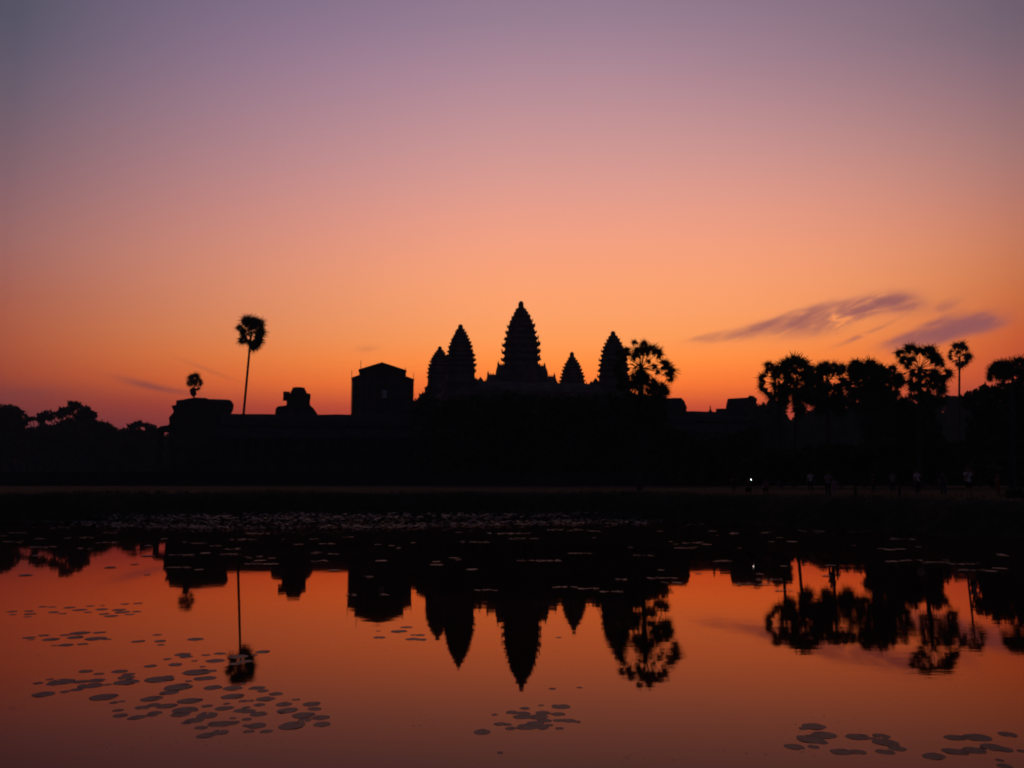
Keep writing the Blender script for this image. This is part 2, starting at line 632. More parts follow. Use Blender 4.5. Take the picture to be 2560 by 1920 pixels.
def add_tower(cx, prof_px, Y, tip_y, tip_w, label, base_z):
    s = Y / (FPX * CP)
    X = px_x(cx, Y)
    prof = [(at(cx, py, Y).z - GZ, hw * s) for py, hw in prof_px]
    lowest = base_z - GZ
    pre = []
    z, w = prof[0]
    if z - lowest > 0.5:
        k = max(1, round((z - lowest) / 3.5))
        pre = [(lowest + (z - lowest) * i / k, w * (1.20 - 0.15 * i / k)) for i in range(k)]
    tb = tower_mesh(pre + prof, YAW)
    o = tb.build('tower', M['stone'], temple)
    o.location = to_local((X, Y, GZ))
    o['label'] = label
    zt = at(cx, tip_y, Y).z - GZ
    fz = prof[-1][0] - 0.15
    finial_mesh(fz, tip_w * s, zt - fz).build('finial', M['stone'], o)
    return o


d0 = 200.0
add_tower(1149, [(934, 37), (918, 37), (905, 36), (893, 34), (882, 31), (871, 28), (861, 25), (852, 21.5), (844, 18), (836, 14), (828, 10), (822, 7)], d0, 811, 6.5,
          'broad front tower beside the thinner rear one', 21)
add_tower(1097, [(945, 31), (935, 30), (925, 28), (916, 26), (907, 23), (899, 20), (892, 16.5), (886, 13), (880, 9), (875, 6.5)], d0 * 1.166, 866, 5.5,
          'thin rear tower half hidden by the broad front one', 21)
add_tower(1432, [(966, 33), (956, 31), (946, 28.5), (937, 26), (929, 23.5), (921, 20.5), (913, 16.5), (906, 12.5), (899, 9), (893, 6.5)], d0 * 1.22, 880, 5.8,
          'smallest rear tower standing alone in a gap', 21)
add_tower(1537, [(946, 37), (930, 36), (916, 34.5), (904, 32.5), (892, 30), (881, 27), (871, 24), (862, 20), (853, 15.5), (845, 11), (839, 7.5)], d0 * 1.0465, 828, 6.5,
          'front tower partly covered by the fan palm', 21)
add_tower(1303, [(925, 46), (904, 45), (886, 44.5), (868, 43.5), (851, 40.5), (836, 36.5), (821, 32.5), (807, 27.5), (796, 22), (786, 17), (778, 12.5), (770, 8.5)], 221.5, 753, 7.2,
          'tallest central tower', 23)


def vault(poly_w, z0, z1, k=9):
    """Ogival roof section: list of (x,z)."""
    pts = [(-poly_w, z0)]
    for i in range(k + 1):
        a = i / k
        x = -poly_w + 2 * poly_w * a
        u = 1 - abs(2 * a - 1)
        pts.append((x * 0.97, z0 + (z1 - z0) * (u ** 0.62)))
    pts.append((poly_w, z0))
    return pts


def gallery_run(mb_wall, mb_roof, p0, p1, half, z0, zw, zr):
    """A straight gallery between two local points."""
    p0, p1 = Vector(p0), Vector(p1)
    d = p1 - p0
    L = d.length
    ang = math.atan2(d.y, d.x) - math.pi / 2
    R = Matrix.Rotation(ang, 3, 'Z')
    sec = [(-half, z0), (-half, zw), (half, zw), (half, z0)]
    a = [R @ Vector((x, 0, z)) + Vector((p0.x, p0.y, 0)) for x, z in sec]
    b2 = [R @ Vector((x, L, z)) + Vector((p0.x, p0.y, 0)) for x, z in sec]
    mb_wall.loft([a, b2])
    sec = vault(half * 1.12, zw, zr)
    a = [R @ Vector((x, -0.4, z)) + Vector((p0.x, p0.y, 0)) for x, z in sec]
    b2 = [R @ Vector((x, L + 0.4, z)) + Vector((p0.x, p0.y, 0)) for x, z in sec]
    mb_roof.loft([a, b2])
    # ridge crest: a row of small pointed stones
    k = max(4, int(L / 0.9))
    for i in range(k):
        q = R @ Vector((0, L * (i + 0.5) / k, 0)) + Vector((p0.x, p0.y, zr))
        mb_roof.add([q + Vector((-.14, -.14, -.1)), q + Vector((.14, -.14, -.1)), q + Vector((.14, .14, -.1)), q + Vector((-.14, .14, -.1)), q + Vector((0, 0, .32))],
                    [(0, 1, 4), (1, 2, 4), (2, 3, 4), (3, 0, 4)])


# stepped pyramid under the towers (local coordinates)
base = MB()
zs = 20.5 - GZ
for i, (hw, za, zb) in enumerate(((27, 0, 4.5), (25.4, 4.5, 9), (23.8, 9, 13.8), (22.2, 13.8, zs))):
    hb = zb - za
    rings = []
    for f, w in ((0, hw + 0.5), (0.1, hw + 0.5), (0.16, hw), (0.45, hw - 0.5), (0.5, hw - 0.2), (0.55, hw - 0.5), (0.85, hw - 0.5), (0.9, hw), (1.0, hw)):
        rings.append([(-w, -w, za + f * hb), (w, -w, za + f * hb), (w, w, za + f * hb), (-w, w, za + f * hb)])
    base.loft(rings)
base.build('pyramid_base', M['stone'], temple)
# stairways, front and sides
for k, a in enumerate((0, math.pi / 2, -math.pi / 2)):
    st = MB()
    R = Matrix.Rotation(a, 3, 'Z')
    for i in range(26):
        y = -28.4 + i * 0.26
        st.box((-2.0, y, i * zs / 26), (2.0, -20, (i + 1) * zs / 26), rot=R)
    st.build('stairway', M['stone'], temple)
wl_, rf_ = MB(), MB()
cr = [to_local((px_x(px, Y), Y, GZ)) for px, Y in ((1149, 200), (1537, 209.3), (1432, 244), (1097, 233.2))]
for i in range(4):
    gallery_run(wl_, rf_, (cr[i].x, cr[i].y, 0), (cr[(i + 1) % 4].x, cr[(i + 1) % 4].y, 0), 2.3, zs - 0.3, 22.1 - GZ + 0.8, 25.4 - GZ)
wl_.build('upper_gallery_wall', M['stone'], temple)
rf_.build('upper_gallery_roof', M['stone'], temple)
# cross-shaped porches of the central tower with end spikes
for k in range(4):
    a = k * math.pi / 2
    for (r0, r1, half, zw, zr) in ((3.0, 5.7, 2.7, 28.6, 31.6), (5.5, 8.3, 2.1, 26.4, 29.0)):
        w_, r_ = MB(), MB()
        ca, sa = math.cos(a), math.sin(a)
        gallery_run(w_, r_, (ca * r0, sa * r0, 0), (ca * r1, sa * r1, 0), half, zs - 0.2, zw - GZ, zr - GZ)
        q = Vector((ca * (r1 + 0.3), sa * (r1 + 0.3), zr - GZ - 0.3))
        r_.add([q + Vector((-.28, -.28, 0)), q + Vector((.28, -.28, 0)), q + Vector((.28, .28, 0)), q + Vector((-.28, .28, 0)), q + Vector((0, 0, 1.15))],
               [(0, 1, 4), (1, 2, 4), (2, 3, 4), (3, 0, 4)])
        po = w_.build('porch', M['stone'], temple)
        r_.build('roof', M['stone'], po)
# little end gables where the gallery meets the front towers
for px, py, Y in ((1201, 941, 203), (1232, 934, 219), (1489, 944, 209), (1478, 952, 208)):
    p = to_local(at(px, py, Y))
    g = MB()
    g.add([(p.x - 0.8, p.y - 0.8, p.z - 3.5), (p.x + 0.8, p.y - 0.8, p.z - 3.5), (p.x + 0.8, p.y + 0.8, p.z - 3.5), (p.x - 0.8, p.y + 0.8, p.z - 3.5),
           (p.x - 0.55, p.y - 0.55, p.z - 0.9), (p.x + 0.55, p.y - 0.55, p.z - 0.9), (p.x + 0.55, p.y + 0.55, p.z - 0.9), (p.x - 0.55, p.y + 0.55, p.z - 0.9), (p.x, p.y, p.z)],
          [(0, 1, 5, 4), (1, 2, 6, 5), (2, 3, 7, 6), (3, 0, 4, 7), (4, 5, 8), (5, 6, 8), (6, 7, 8), (7, 4, 8)])
    g.build('gable', M['stone'], temple)


# ------------------------------------------------------------------ outer galleries
def long_gallery(name, label, px0, Y0, px1, Y1, roof_y0, roof_y1, n_pil, half=3.2, ruin=None):
    A, B = at(px0, roof_y0, Y0), at(px1, roof_y1, Y1)
    d = Vector((B.x - A.x, B.y - A.y, 0))
    L = d.length
    yaw = math.atan2(d.y, d.x)
    t = thing(name, label, 'gallery', (A.x, A.y, GZ), yaw)
    zr = A.z - GZ
    zr1 = B.z - GZ
    pl = MB()
    for z0, z1, o in ((0, 0.5, 1.4), (0.5, 1.3, 1.1), (1.3, 2.6, 0.8), (2.6, 3.0, 1.0), (3.0, 3.7, 0.7), (3.7, 4.1, 0.95)):
        pl.box((-1 - o, -half - 3.4 - o, z0), (L + 1 + o, half + 1 + o, z1))
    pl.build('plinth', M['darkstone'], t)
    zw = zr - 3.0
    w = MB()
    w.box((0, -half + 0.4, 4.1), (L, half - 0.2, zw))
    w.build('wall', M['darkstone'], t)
    r = MB()
    sec = vault(half * 1.08, 0, 1)
    rings = []
    k = int(L / 2.5)
    rr = random.Random(3)
    for i in range(k + 1):
        f = i / k
        dz = 0.06 * rr.uniform(-1, 1)
        top = zr + (zr1 - zr) * f
        rings.append([(f * L, y, zw + z * (top - zw + dz)) for y, z in sec])
    r.loft(rings)
    r.build('roof', M['darkstone'], t)
    # lean-to half vault over the colonnade
    q = MB()
    zt = zw - 0.6
    sec = [(-half + 0.4, zt), (-half - 0.6, zt - 0.25), (-half - 1.8, zt - 0.95), (-half - 3.0, zt - 2.1), (-half - 3.0, zt - 2.5), (-half + 0.4, zt - 2.5)]
    q.loft([[(0, y, z) for y, z in sec], [(L, y, z) for y, z in sec]])
    q.build('aisle_roof', M['darkstone'], t)
    pm = MB()
    pm.box((-0.32, -0.32, 0), (0.32, 0.32, zt - 2.5 - 4.1))
    pm.box((-0.42, -0.42, 0), (0.42, 0.42, 0.35))
    pm.box((-0.42, -0.42, zt - 6.95), (0.42, 0.42, zt - 6.63))
    me = pm.mesh('pillar')
    me.materials.append(M['darkstone'])
    for i in range(n_pil):
        o = bpy.data.objects.new('pillar', me)
        COL.objects.link(o)
        o.parent = t
        o.location = ((i + 0.5) * L / n_pil, -half - 2.6, 4.1)
    return t


long_gallery('stone_gallery', 'long low stone gallery between the corner pavilion and the scaffolded tower', 560, 204, 1062, 207, 1032.5, 1036, 20)
long_gallery('stone_gallery', 'short gallery roof between two low pavilions right of the fan palm', 1640, 232, 1905, 235, 1025, 1029, 10)


def outline_building(name, label, cat, outline, Y, depth, extra=None, mat='stone', base=GZ, part='wall', yaw=0.0):
    """Silhouette at its own distance with real depth: lower walls, stepped back roof."""
    xs = [at(px, py, Y) for px, py in outline]
    cx = sum(p.x for p in xs) / len(xs)
    t = thing(name, label, cat, (cx, Y, base), -math.atan2(cx, Y))
    poly = [(p.x - cx, p.z - base) for p in xs]
    return t, poly, cx


# ruined corner pavilion at the left end of the gallery
ol = [(428, 1200), (428, 1053), (427, 1046), (434, 1038), (438, 1032), (435, 1021), (432.5, 1015), (442.6, 1012), (444, 1000.6), (457, 999), (468.7, 996), (486, 992.5), (512, 992.5),
      (521, 995), (570, 995.4), (576, 999), (581.5, 1009), (578.6, 1024), (574, 1034), (574, 1200)]
t, poly, cx = outline_building('corner_pavilion', 'block-shaped ruined stone pavilion under the small palm', 'pavilion', ol, 205, 10)
poly[0] = (poly[0][0], 0)
poly[-1] = (poly[-1][0], 0)
walls = [p for p in poly if p[1] < at(500, 1031, 205).z - GZ]
xs = [p[0] for p in poly]
zc = at(500, 1031, 205).z - GZ
mb = MB()
left = [p for p in poly[:6] if p[1] <= zc]
mb.prism([(poly[0][0], 0)] + left[1:] + [(poly[4][0], zc), (poly[-2][0], zc), (poly[-1][0], 0)], -1.5, 12)
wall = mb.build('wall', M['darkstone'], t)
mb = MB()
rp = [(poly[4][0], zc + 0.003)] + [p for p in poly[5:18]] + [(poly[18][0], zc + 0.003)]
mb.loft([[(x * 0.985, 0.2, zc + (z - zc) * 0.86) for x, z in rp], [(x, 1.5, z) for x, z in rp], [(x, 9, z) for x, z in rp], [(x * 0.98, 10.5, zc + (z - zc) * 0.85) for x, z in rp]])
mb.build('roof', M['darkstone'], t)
# side porch with square pillars
s = 205 / (FPX * CP)
pz = lambda py: at(500, py, 205).z - GZ
lx = lambda px: px_x(px, 205) - cx
mb = MB()
mb.prism([(lx(394), pz(1074)), (lx(402), pz(1067)), (lx(419.5), pz(1064)), (lx(427.5), pz(1053)), (lx(427.5), pz(1078)), (lx(394), pz(1078))], 0, 9)
mb.build('porch_roof', M['darkstone'], t)
for px in (398.5, 404):
    for y in (0.6, 8.2):
        mb = MB()
        mb.box((lx(px) - 0.28, y, 0), (lx(px) + 0.28, y + 0.6, pz(1078)))
        mb.build('pillar', M['darkstone'], t)
mb = MB()
mb.box((lx(388), -2, 0), (lx(428) - 0.02, 11, 4.2))
mb.build('porch_plinth', M['darkstone'], t)
mb = MB()
mb.box((lx(470), -1.62, 4.2), (lx(492), -1.5, 7.6))
mb.box((lx(466), -1.75, 7.6), (lx(496), -1.5, 8.2))
mb.build('doorway', M['laterite'], t)

# small ruined tower rising behind the gallery roof
X = px_x(741, 216)
s = 216 / (FPX * CP)
t = thing('ruined_tower', 'small broken tower with flat top rising behind the gallery roof', 'tower', (X, 216, GZ), -math.atan2(X, 216))
zz = lambda py, Y=216: at(741, py, Y).z - GZ
mb = MB()
rings = []
for py, hw in ((1200, 34), (1040, 34), (1019, 28), (1010, 28.5), (1004, 28), (994, 29.5), (985, 29), (984.6, 19.5), (977, 18.5), (976.6, 16), (970, 15), (968.8, 11)):
    rings.append([(x, y, zz(py)) for x, y in redent(hw * s / 1.0)])
mb.loft(rings)
for px, py in ((713, 980), (768, 983)):
    q = at(px, py, 216) - Vector((X, 216, GZ))
    mb.box((q.x - 0.35, -0.6, q.z - 2.2), (q.x + (1.2 if px < 741 else 0.35), 0.6, q.z)) if px < 741 else mb.box((q.x - 1.2, -0.6, q.z - 2.2), (q.x + 0.3, 0.6, q.z))
mb.build('tower_body', M['darkstone'], t)
mb = MB()
pl = [(690, 1040), (692, 1024), (698, 1019), (716, 1016.5), (724, 1012), (724, 1040)]
mb.prism([(at(a, b2, 216).x - X, at(a, b2, 216).z - GZ) for a, b2 in pl], -3, 3)
mb.build('side_roof', M['darkstone'], t)
mb = MB()
pl = [(756, 1040), (756, 1012), (768, 1010), (773, 1014), (782, 1022), (791, 1035), (792, 1040)]
mb.prism([(at(a, b2, 216).x - X, at(a, b2, 216).z - GZ) for a, b2 in pl], -3, 3)
mb.build('side_roof', M['darkstone'], t)

# tower wrapped in scaffolding under a pitched sheet roof
Ys = 224
X = px_x(957, Ys)
t = thing('scaffolded_tower', 'square tower boxed in scaffolding under a pitched sheet roof', 'tower', (X, Ys, GZ), -math.atan2(X, Ys))
L = lambda px, py: (at(px, py, Ys).x - X, at(px, py, Ys).z - GZ)
xl, zt_ = L(881.5, 946)
xr, _ = L(1033, 947)
mb = MB()
mb.prism([(xl, 0), (xl, zt_), L(900, 940), L(1015, 941), (xr, zt_ - 0.1), (xr, 0)], 0, 13)
mb.build('cladding', M['sheet'], t)
mb = MB()
mb.prism([L(900, 940.5), L(900, 925), L(955, 908), L(1013, 925), L(1015.5, 941.5)], 0.4, 12.6)
mb.build('gable', M['sheet'], t)
mb = MB()
mb.prism([L(897, 925.5), L(955, 906.5), L(1016, 925.5), L(1016, 927.3), L(955, 909), L(897, 927.3)], -0.8, 13.8)
mb.build('roof', M['steel'], t)
mb = MB()
mb.prism([L(879.5, 946.5), L(900, 938.5), L(900, 940.3), L(879.5, 948)], -0.8, 13.8)
mb.build('lower_roof', M['steel'], t)
mb = MB()
mb.prism([L(1015.6, 940.5), L(1035.5, 948), L(1035.5, 949.6), L(1015.6, 942.2)], -0.8, 13.8)
mb.build('lower_roof', M['steel'], t)
a, b2 = L(955, 995), L(967.5, 975)
mb = MB()
mb.box((a[0], -0.12, a[1]), (b2[0], 0.03, b2[1]))
mb.build('window', M['pale'], t)
for px, y0 in ((881, 928), (903, 903), (919, 922), (938, 930), (976, 930), (996, 922), (1014, 918), (1033.5, 932)):
    mb = MB()
    p = L(px, y0)
    mb.tube([(p[0], -0.5, 0), (p[0], -0.5, p[1])], 0.07, 6)
    mb.build('pole', M['steel'], t)
for py in (960, 985, 1010):
    mb = MB()
    p, q = L(879, py), L(1036, py)
    mb.tube([(p[0], -0.62, p[1]), (q[0], -0.62, q[1])], 0.07, 6)
    mb.build('rail', M['steel'], t)

# two low pavilions on the right
for (label, pl, Y) in (
        ('low square pavilion close behind the fan palm', [(1628, 1200), (1628, 1000), (1640, 996), (1677, 995), (1703, 995), (1710.6, 1003.5), (1716, 1018), (1716, 1200)], 233),
        ('flat-topped pavilion beside the palm grove', [(1796, 1200), (1799, 1030), (1809, 1025), (1816, 1015), (1819, 1000), (1820.6, 996), (1869, 994), (1872, 989), (1882.5, 990.7), (1891, 997.6), (1889, 1008), (1897, 1020), (1899, 1200)], 234.5)):
    t, poly, cx = outline_building('stone_pavilion', label, 'pavilion', pl, Y, 9)
    zc = at(1280, 1022, Y).z - GZ
    body = [(x, max(0.0, min(z, zc))) for x, z in poly]
    body[0] = (body[0][0], 0)
    body[-1] = (body[-1][0], 0)
    bb = []
    for p in body:
        if not bb or math.dist(p, bb[-1]) > 1e-3:
            bb.append(p)
    mb = MB()
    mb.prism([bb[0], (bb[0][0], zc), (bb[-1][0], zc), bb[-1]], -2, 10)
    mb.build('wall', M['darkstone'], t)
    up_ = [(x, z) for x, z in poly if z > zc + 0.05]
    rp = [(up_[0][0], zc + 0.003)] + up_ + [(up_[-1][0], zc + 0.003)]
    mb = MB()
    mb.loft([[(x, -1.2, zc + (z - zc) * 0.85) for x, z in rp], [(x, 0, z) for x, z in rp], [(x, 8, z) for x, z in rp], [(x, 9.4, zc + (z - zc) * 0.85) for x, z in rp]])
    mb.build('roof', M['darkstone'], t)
    if 'grove' in label:
        p = at(1777, 1011, Y)
        f = MB()
        q = Vector((p.x - cx, 1, p.z - GZ))
        f.loft([[(q.x + r * math.cos(a), q.y + r * math.sin(a), q.z - h) for a in [2 * math.pi * j / 8 for j in range(8)]] for h, r in ((2.2, 0.5), (1.4, 0.42), (1.25, 0.2), (0.5, 0.16), (0, 0.04))])
        f.build('finial', M['darkstone'], t)

# low retaining wall of the temple platform
t = thing('platform_wall', 'long low moulded stone wall along the front of the temple grounds', 'wall', (0, 150, GZ), 0.0)
mb = MB()
for z0, z1, o in ((0, 0.35, 0.5), (0.35, 0.8, 0.25), (0.8, 1.7, 0.0), (1.7, 1.95, 0.2), (1.95, 2.3, 0.35)):
    mb.box((-140, -o, z0), (140, 7 - 0.01 * z0, z1))
mb.build('wall', M['laterite'], t)
mb = MB()
for i in range(12):
    mb.box((2 + 0.001 * i, -3.4 + i * 0.28, 0), (9 - 0.001 * i, -0.6, 0.19 * (i + 1)))
mb.build('stairway', M['darkstone'], t)


# ------------------------------------------------------------------ trees
def leaf_cloud(centres, radii, counts, size, squash=0.9, rs=None):
    """Leaf-sized quads scattered through ellipsoid clumps."""
    out = []
    rs = rs or rng
    for c, r, k in zip(centres, radii, counts):
        d = rs.normal(size=(k, 3))
        d /= np.linalg.norm(d, axis=1)[:, None]
        rad = r * (rs.random(k) ** 0.42) * (0.82 + 0.3 * rs.random(k))
        p = np.asarray(c)[None] + d * rad[:, None] * np.array([1, 1, squash])
        a = rs.normal(size=(k, 3))
        a /= np.linalg.norm(a, axis=1)[:, None]
        b2 = np.cross(a, rs.normal(size=(k, 3)))
        b2 /= np.linalg.norm(b2, axis=1)[:, None]
        s = size * (0.6 + 0.8 * rs.random(k))[:, None]
        q = np.stack([p - a * s * 0.9, p + b2 * s * 0.42 - a * s * 0.1, p + a * s * 0.9, p - b2 * s * 0.42 - a * s * 0.1], axis=1)
        out.append(q)
    return np.concatenate(out)


def broad_tree(name, label, cat, group, clumps, Y, size=0.45, dens=1.0, trunk_px=None, mat='leaf', seed=1, lo_fill=None):
    """clumps: (px, py, rpx). Crown of leaf clumps on a forked trunk."""
    rs = np.random.default_rng(seed)
    s = Y / (FPX * CP)
    tx = trunk_px if trunk_px is not None else sum(c[0] for c in clumps) / len(clumps)
    bx = px_x(tx, Y)
    t = thing(name, label, cat, (bx, Y, GZ), 0, group)
    cs, rd, ct = [], [], []
    for px, py, r in clumps:
        p = at(px, py, Y)
        cs.append((p.x - bx, rs.uniform(-1, 1) * r * s * 1.2, p.z - GZ))
        rd.append(r * s)
        ct.append(int(max(40, dens * 30 * (r * s) ** 2 / size ** 2)))
    mb = MB()
    mb.quads(leaf_cloud(cs, rd, ct, size, 0.9, rs))
    mb.build('crown', M[mat], t)
    tr = MB()
    top = max(c[2] for c in cs)
    fork = (0.2, 0.1, max(min(1.0, 0.3 * top), 0.35 * top))
    r0 = max(min(0.22, 0.03 * top), 0.028 * top)
    tr.tube([(0, 0, -0.05), (0.05, 0, 0.3 * fork[2]), fork], [r0 * 1.25, r0, r0 * 0.85], 8)
    for c, r in list(zip(cs, rd))[:14]:
        if c[2] < fork[2] + 0.3:
            continue
        mid = (0.5 * (fork[0] + c[0]), 0.5 * (fork[1] + c[1]), fork[2] + 0.62 * (c[2] - fork[2]))
        tr.tube([fork, mid, c], [r0 * 0.6, r0 * 0.38, r0 * 0.12], 6)
    tr.build('trunk', M['bark'], t)
    return t


def mass(px0, px1, tops, ybot, r, rs):
    """Clumps filling the area under a ragged top line (list of (px, py))."""
    xs = [a for a, _ in tops]
    ys = [b2 for _, b2 in tops]
    out = []
    x = px0 + r * 0.6
    while x < px1 - r * 0.3:
        top = float(np.interp(x, xs, ys))
        rr = r * rs.uniform(0.7, 1.1)
        y = top + rr * 0.92
        while y < ybot:
            out.append((x + rs.uniform(-.25, .25) * r, y, rr))
            y += rr * rs.uniform(1.0, 1.35)
            rr = r * rs.uniform(0.85, 1.25)
        x += r * rs.uniform(0.75, 1.05)
    return out


rr = random.Random(5)
# far trees at the left
FG = 'far trees beyond the left end of the temple'
broad_tree('broad_tree', 'rounded far tree cut by the left picture edge', 'tree', FG,
           mass(-60, 62, [(-60, 1000), (0, 1008), (32, 1012), (45, 1026), (60, 1040)], 1150, 24, rr), 290, 1.0, 0.8, mat='farleaf', seed=2)
broad_tree('broad_tree', 'tallest far tree with spiky top and spreading crown', 'tree', FG,
           [(115, 1042, 14), (128, 1040, 15), (145, 1036, 13), (155, 1030, 14), (175, 1030, 14), (178, 1010, 8), (186, 1018, 10), (197, 1014, 11), (205, 1030, 18), (222, 1030, 14), (232, 1040, 12),
            (200, 1052, 20), (225, 1060, 20), (170, 1058, 16), (150, 1066, 18), (240, 1068, 16)] + mass(110, 300, [(110, 1062), (200, 1060), (246, 1048), (269, 1058), (295, 1072), (300, 1080)], 1160, 22, rr), 300, 0.9, 0.8, 205, mat='farleaf', seed=3)
broad_tree('broad_tree', 'low far tree with a hole of sky in its crown', 'tree', FG,
           [(70, 1048, 6), (82, 1046, 5), (93, 1047, 5), (104, 1052, 6), (62, 1058, 8), (108, 1060, 8)] + mass(55, 120, [(55, 1068), (120, 1064)], 1150, 18, rr), 310, 0.9, 0.8, 88, mat='farleaf', seed=4)
broad_tree('broad_tree', 'small dome-shaped far tree beside the ruined pavilion porch', 'tree', FG,
           [(327, 1066, 9), (340, 1062, 9), (352, 1061, 9), (366, 1063, 9), (378, 1068, 9)] + mass(295, 402, [(295, 1072), (327, 1068), (380, 1066), (402, 1070)], 1150, 20, rr), 305, 0.9, 0.8, mat='farleaf', seed=6)

# dark trees in front of the temple
MG = 'dark trees in front of the temple'
tops = [(1036, 1022), (1048, 999), (1058, 982), (1068, 980), (1090, 996), (1140, 996), (1200, 984), (1260, 978), (1330, 982), (1400, 988), (1480, 984), (1540, 978), (1600, 980), (1640, 992), (1680, 1006)]
labs = ['bushy tree just right of the scaffolded tower', 'dark tree below the broad front tower', 'dark tree below the tallest tower', 'dark tree below the smallest tower', 'dark tree behind the fan palm trunk']
for i, (a, b2) in enumerate(((1036, 1110), (1090, 1215), (1195, 1370), (1350, 1510), (1490, 1665))):
    cl = mass(a, b2, tops, 1188, 24, rr)
    if i == 0:
        cl += [(1044, 1014, 7), (1050, 1003, 8), (1057, 993, 9), (1046, 1022, 8), (1062, 988, 8)]
    broad_tree('leafy_tree', labs[i], 'tree', MG, cl, 193 if i == 0 else 158 + 3 * (i % 3), 0.62, 0.75, seed=20 + i)

# dense trees below the right palms
RG = 'dense trees below the palms on the right'
tops_r = [(1888, 1016), (1905, 1010), (1937, 998), (1955, 1006), (1962, 1046), (1990, 1046), (2010, 1030), (2040, 1020), (2100, 1016), (2150, 1012), (2200, 1000), (2245, 996), (2262, 1006), (2300, 990), (2345, 990), (2372, 991),
          (2400, 991), (2425, 986), (2440, 975), (2467, 962), (2500, 958), (2620, 955)]
specs = [(1885, 1960, 215, 'bushy tree under the leftmost palm crown of the grove', 16), (1950, 2050, 300, 'distant trees behind the first palm trunks of the grove', 18),
         (2030, 2160, 290, 'distant trees behind the rounded palm crowns', 18), (2150, 2250, 150, 'dense tree between the widest palm and the big palm', 22),
         (2230, 2345, 128, 'dense tree round the big palm trunk', 22),
         (2320, 2450, 330, 'greyish distant tree at the foot of the thin palm', 18), (2428, 2640, 122, 'dense tree cut by the right picture edge', 26)]
for i, (a, b2, Y, lab, r) in enumerate(specs):
    cl = mass(a, b2, tops_r, 1192, r, rr)
    broad_tree('dense_tree', lab, 'tree', RG, cl, Y, 0.55 if Y < 200 else 0.95, 0.9, seed=40 + i, mat='farleaf' if Y > 200 else 'leaf')
mid = mass(1660, 1905, [(1660, 1060), (1720, 1085), (1800, 1090), (1905, 1060)], 1195, 22, rr)
broad_tree('dense_tree', 'low spreading trees before the short gallery roof', 'tree', RG, mid, 140, 0.5, 0.8, seed=61)
for i, (a, b2, Y, top, lab) in enumerate(((1880, 2030, 112, 1120, 'low thicket at the foot of the first grove palms'), (2010, 2200, 116, 1105, 'low thicket at the foot of the rounded grove palms'), (2180, 2420, 110, 1095, 'low thicket at the foot of the big palm'))):
    broad_tree('low_thicket', lab, 'shrub', 'low thickets under the palms', mass(a, b2, [(a, top + 12), (a + 30, top), (b2 - 40, top + 5), (b2, top + 14)], 1200, 18, rr), Y, 0.35, 0.8, seed=63 + i)
# wood far behind everything, one dark mass low on the horizon
cs, rd, ct = [], [], []
for px in range(-700, 3300, 16):
    top = float(np.interp(px, [-700, 0, 60, 120, 300, 400, 1000, 1600, 1900, 1960, 2150, 2600, 3300], [1070, 1075, 1088, 1082, 1088, 1084, 1090, 1090, 1070, 1056, 1040, 1030, 1040])) + rr.uniform(-6, 6)
    y = top + 13
    while y < 1205:
        p = at(px + rr.uniform(-6, 6), y, 355 + rr.uniform(-6, 6))
        cs.append(tuple(p))
        rd.append(2.3)
        ct.append(60)
        y += 15
mb = MB()
mb.quads(leaf_cloud(cs, rd, ct, 1.3, 0.95, np.random.default_rng(99)))
tag(mb.build('far_woodland', M['farleaf']), 'distant wood reading as one low dark mass', 'woodland', kind='stuff')


# ------------------------------------------------------------------ palms
def fan_leaf(mb, hub, axis, normal, r, rs, k=22, spread=2.6):
    """Costapalmate blade: narrow pointed segments radiating from the hub."""
    axis = axis.normalized()
    normal = (normal - axis * normal.dot(axis)).normalized()
    side = axis.cross(normal)
    quads = []
    for i in range(k):
        a = spread * (2 * (i + 0.5) / k - 1) + rs.uniform(-.03, .03)
        L = r * (1.18 - 0.11 * abs(a)) * rs.uniform(0.78, 1.16)
        d = axis * math.cos(a) + side * math.sin(a) + normal * (0.12 * math.cos(a) - 0.05)
        d.normalize()
        w = (side * math.cos(a) - axis * math.sin(a)).normalized()
        hw = r * 0.52 * math.tan(spread / k) * 1.22
        droop = Vector((0, 0, -0.12 * r * rs.uniform(0.2, 1.4)))
        p0 = hub
        m1 = hub + d * L * 0.46 + w * hw + normal * hw * (0.35 if i % 2 else -0.35)
        m2 = hub + d * L * 0.46 - w * hw - normal * hw * (0.35 if i % 2 else -0.35)
        tip = hub + d * L * 1.14 + droop
        quads.append([tuple(p0), tuple(m1), tuple(tip), tuple(m2)])
    mb.quads(np.array(quads))


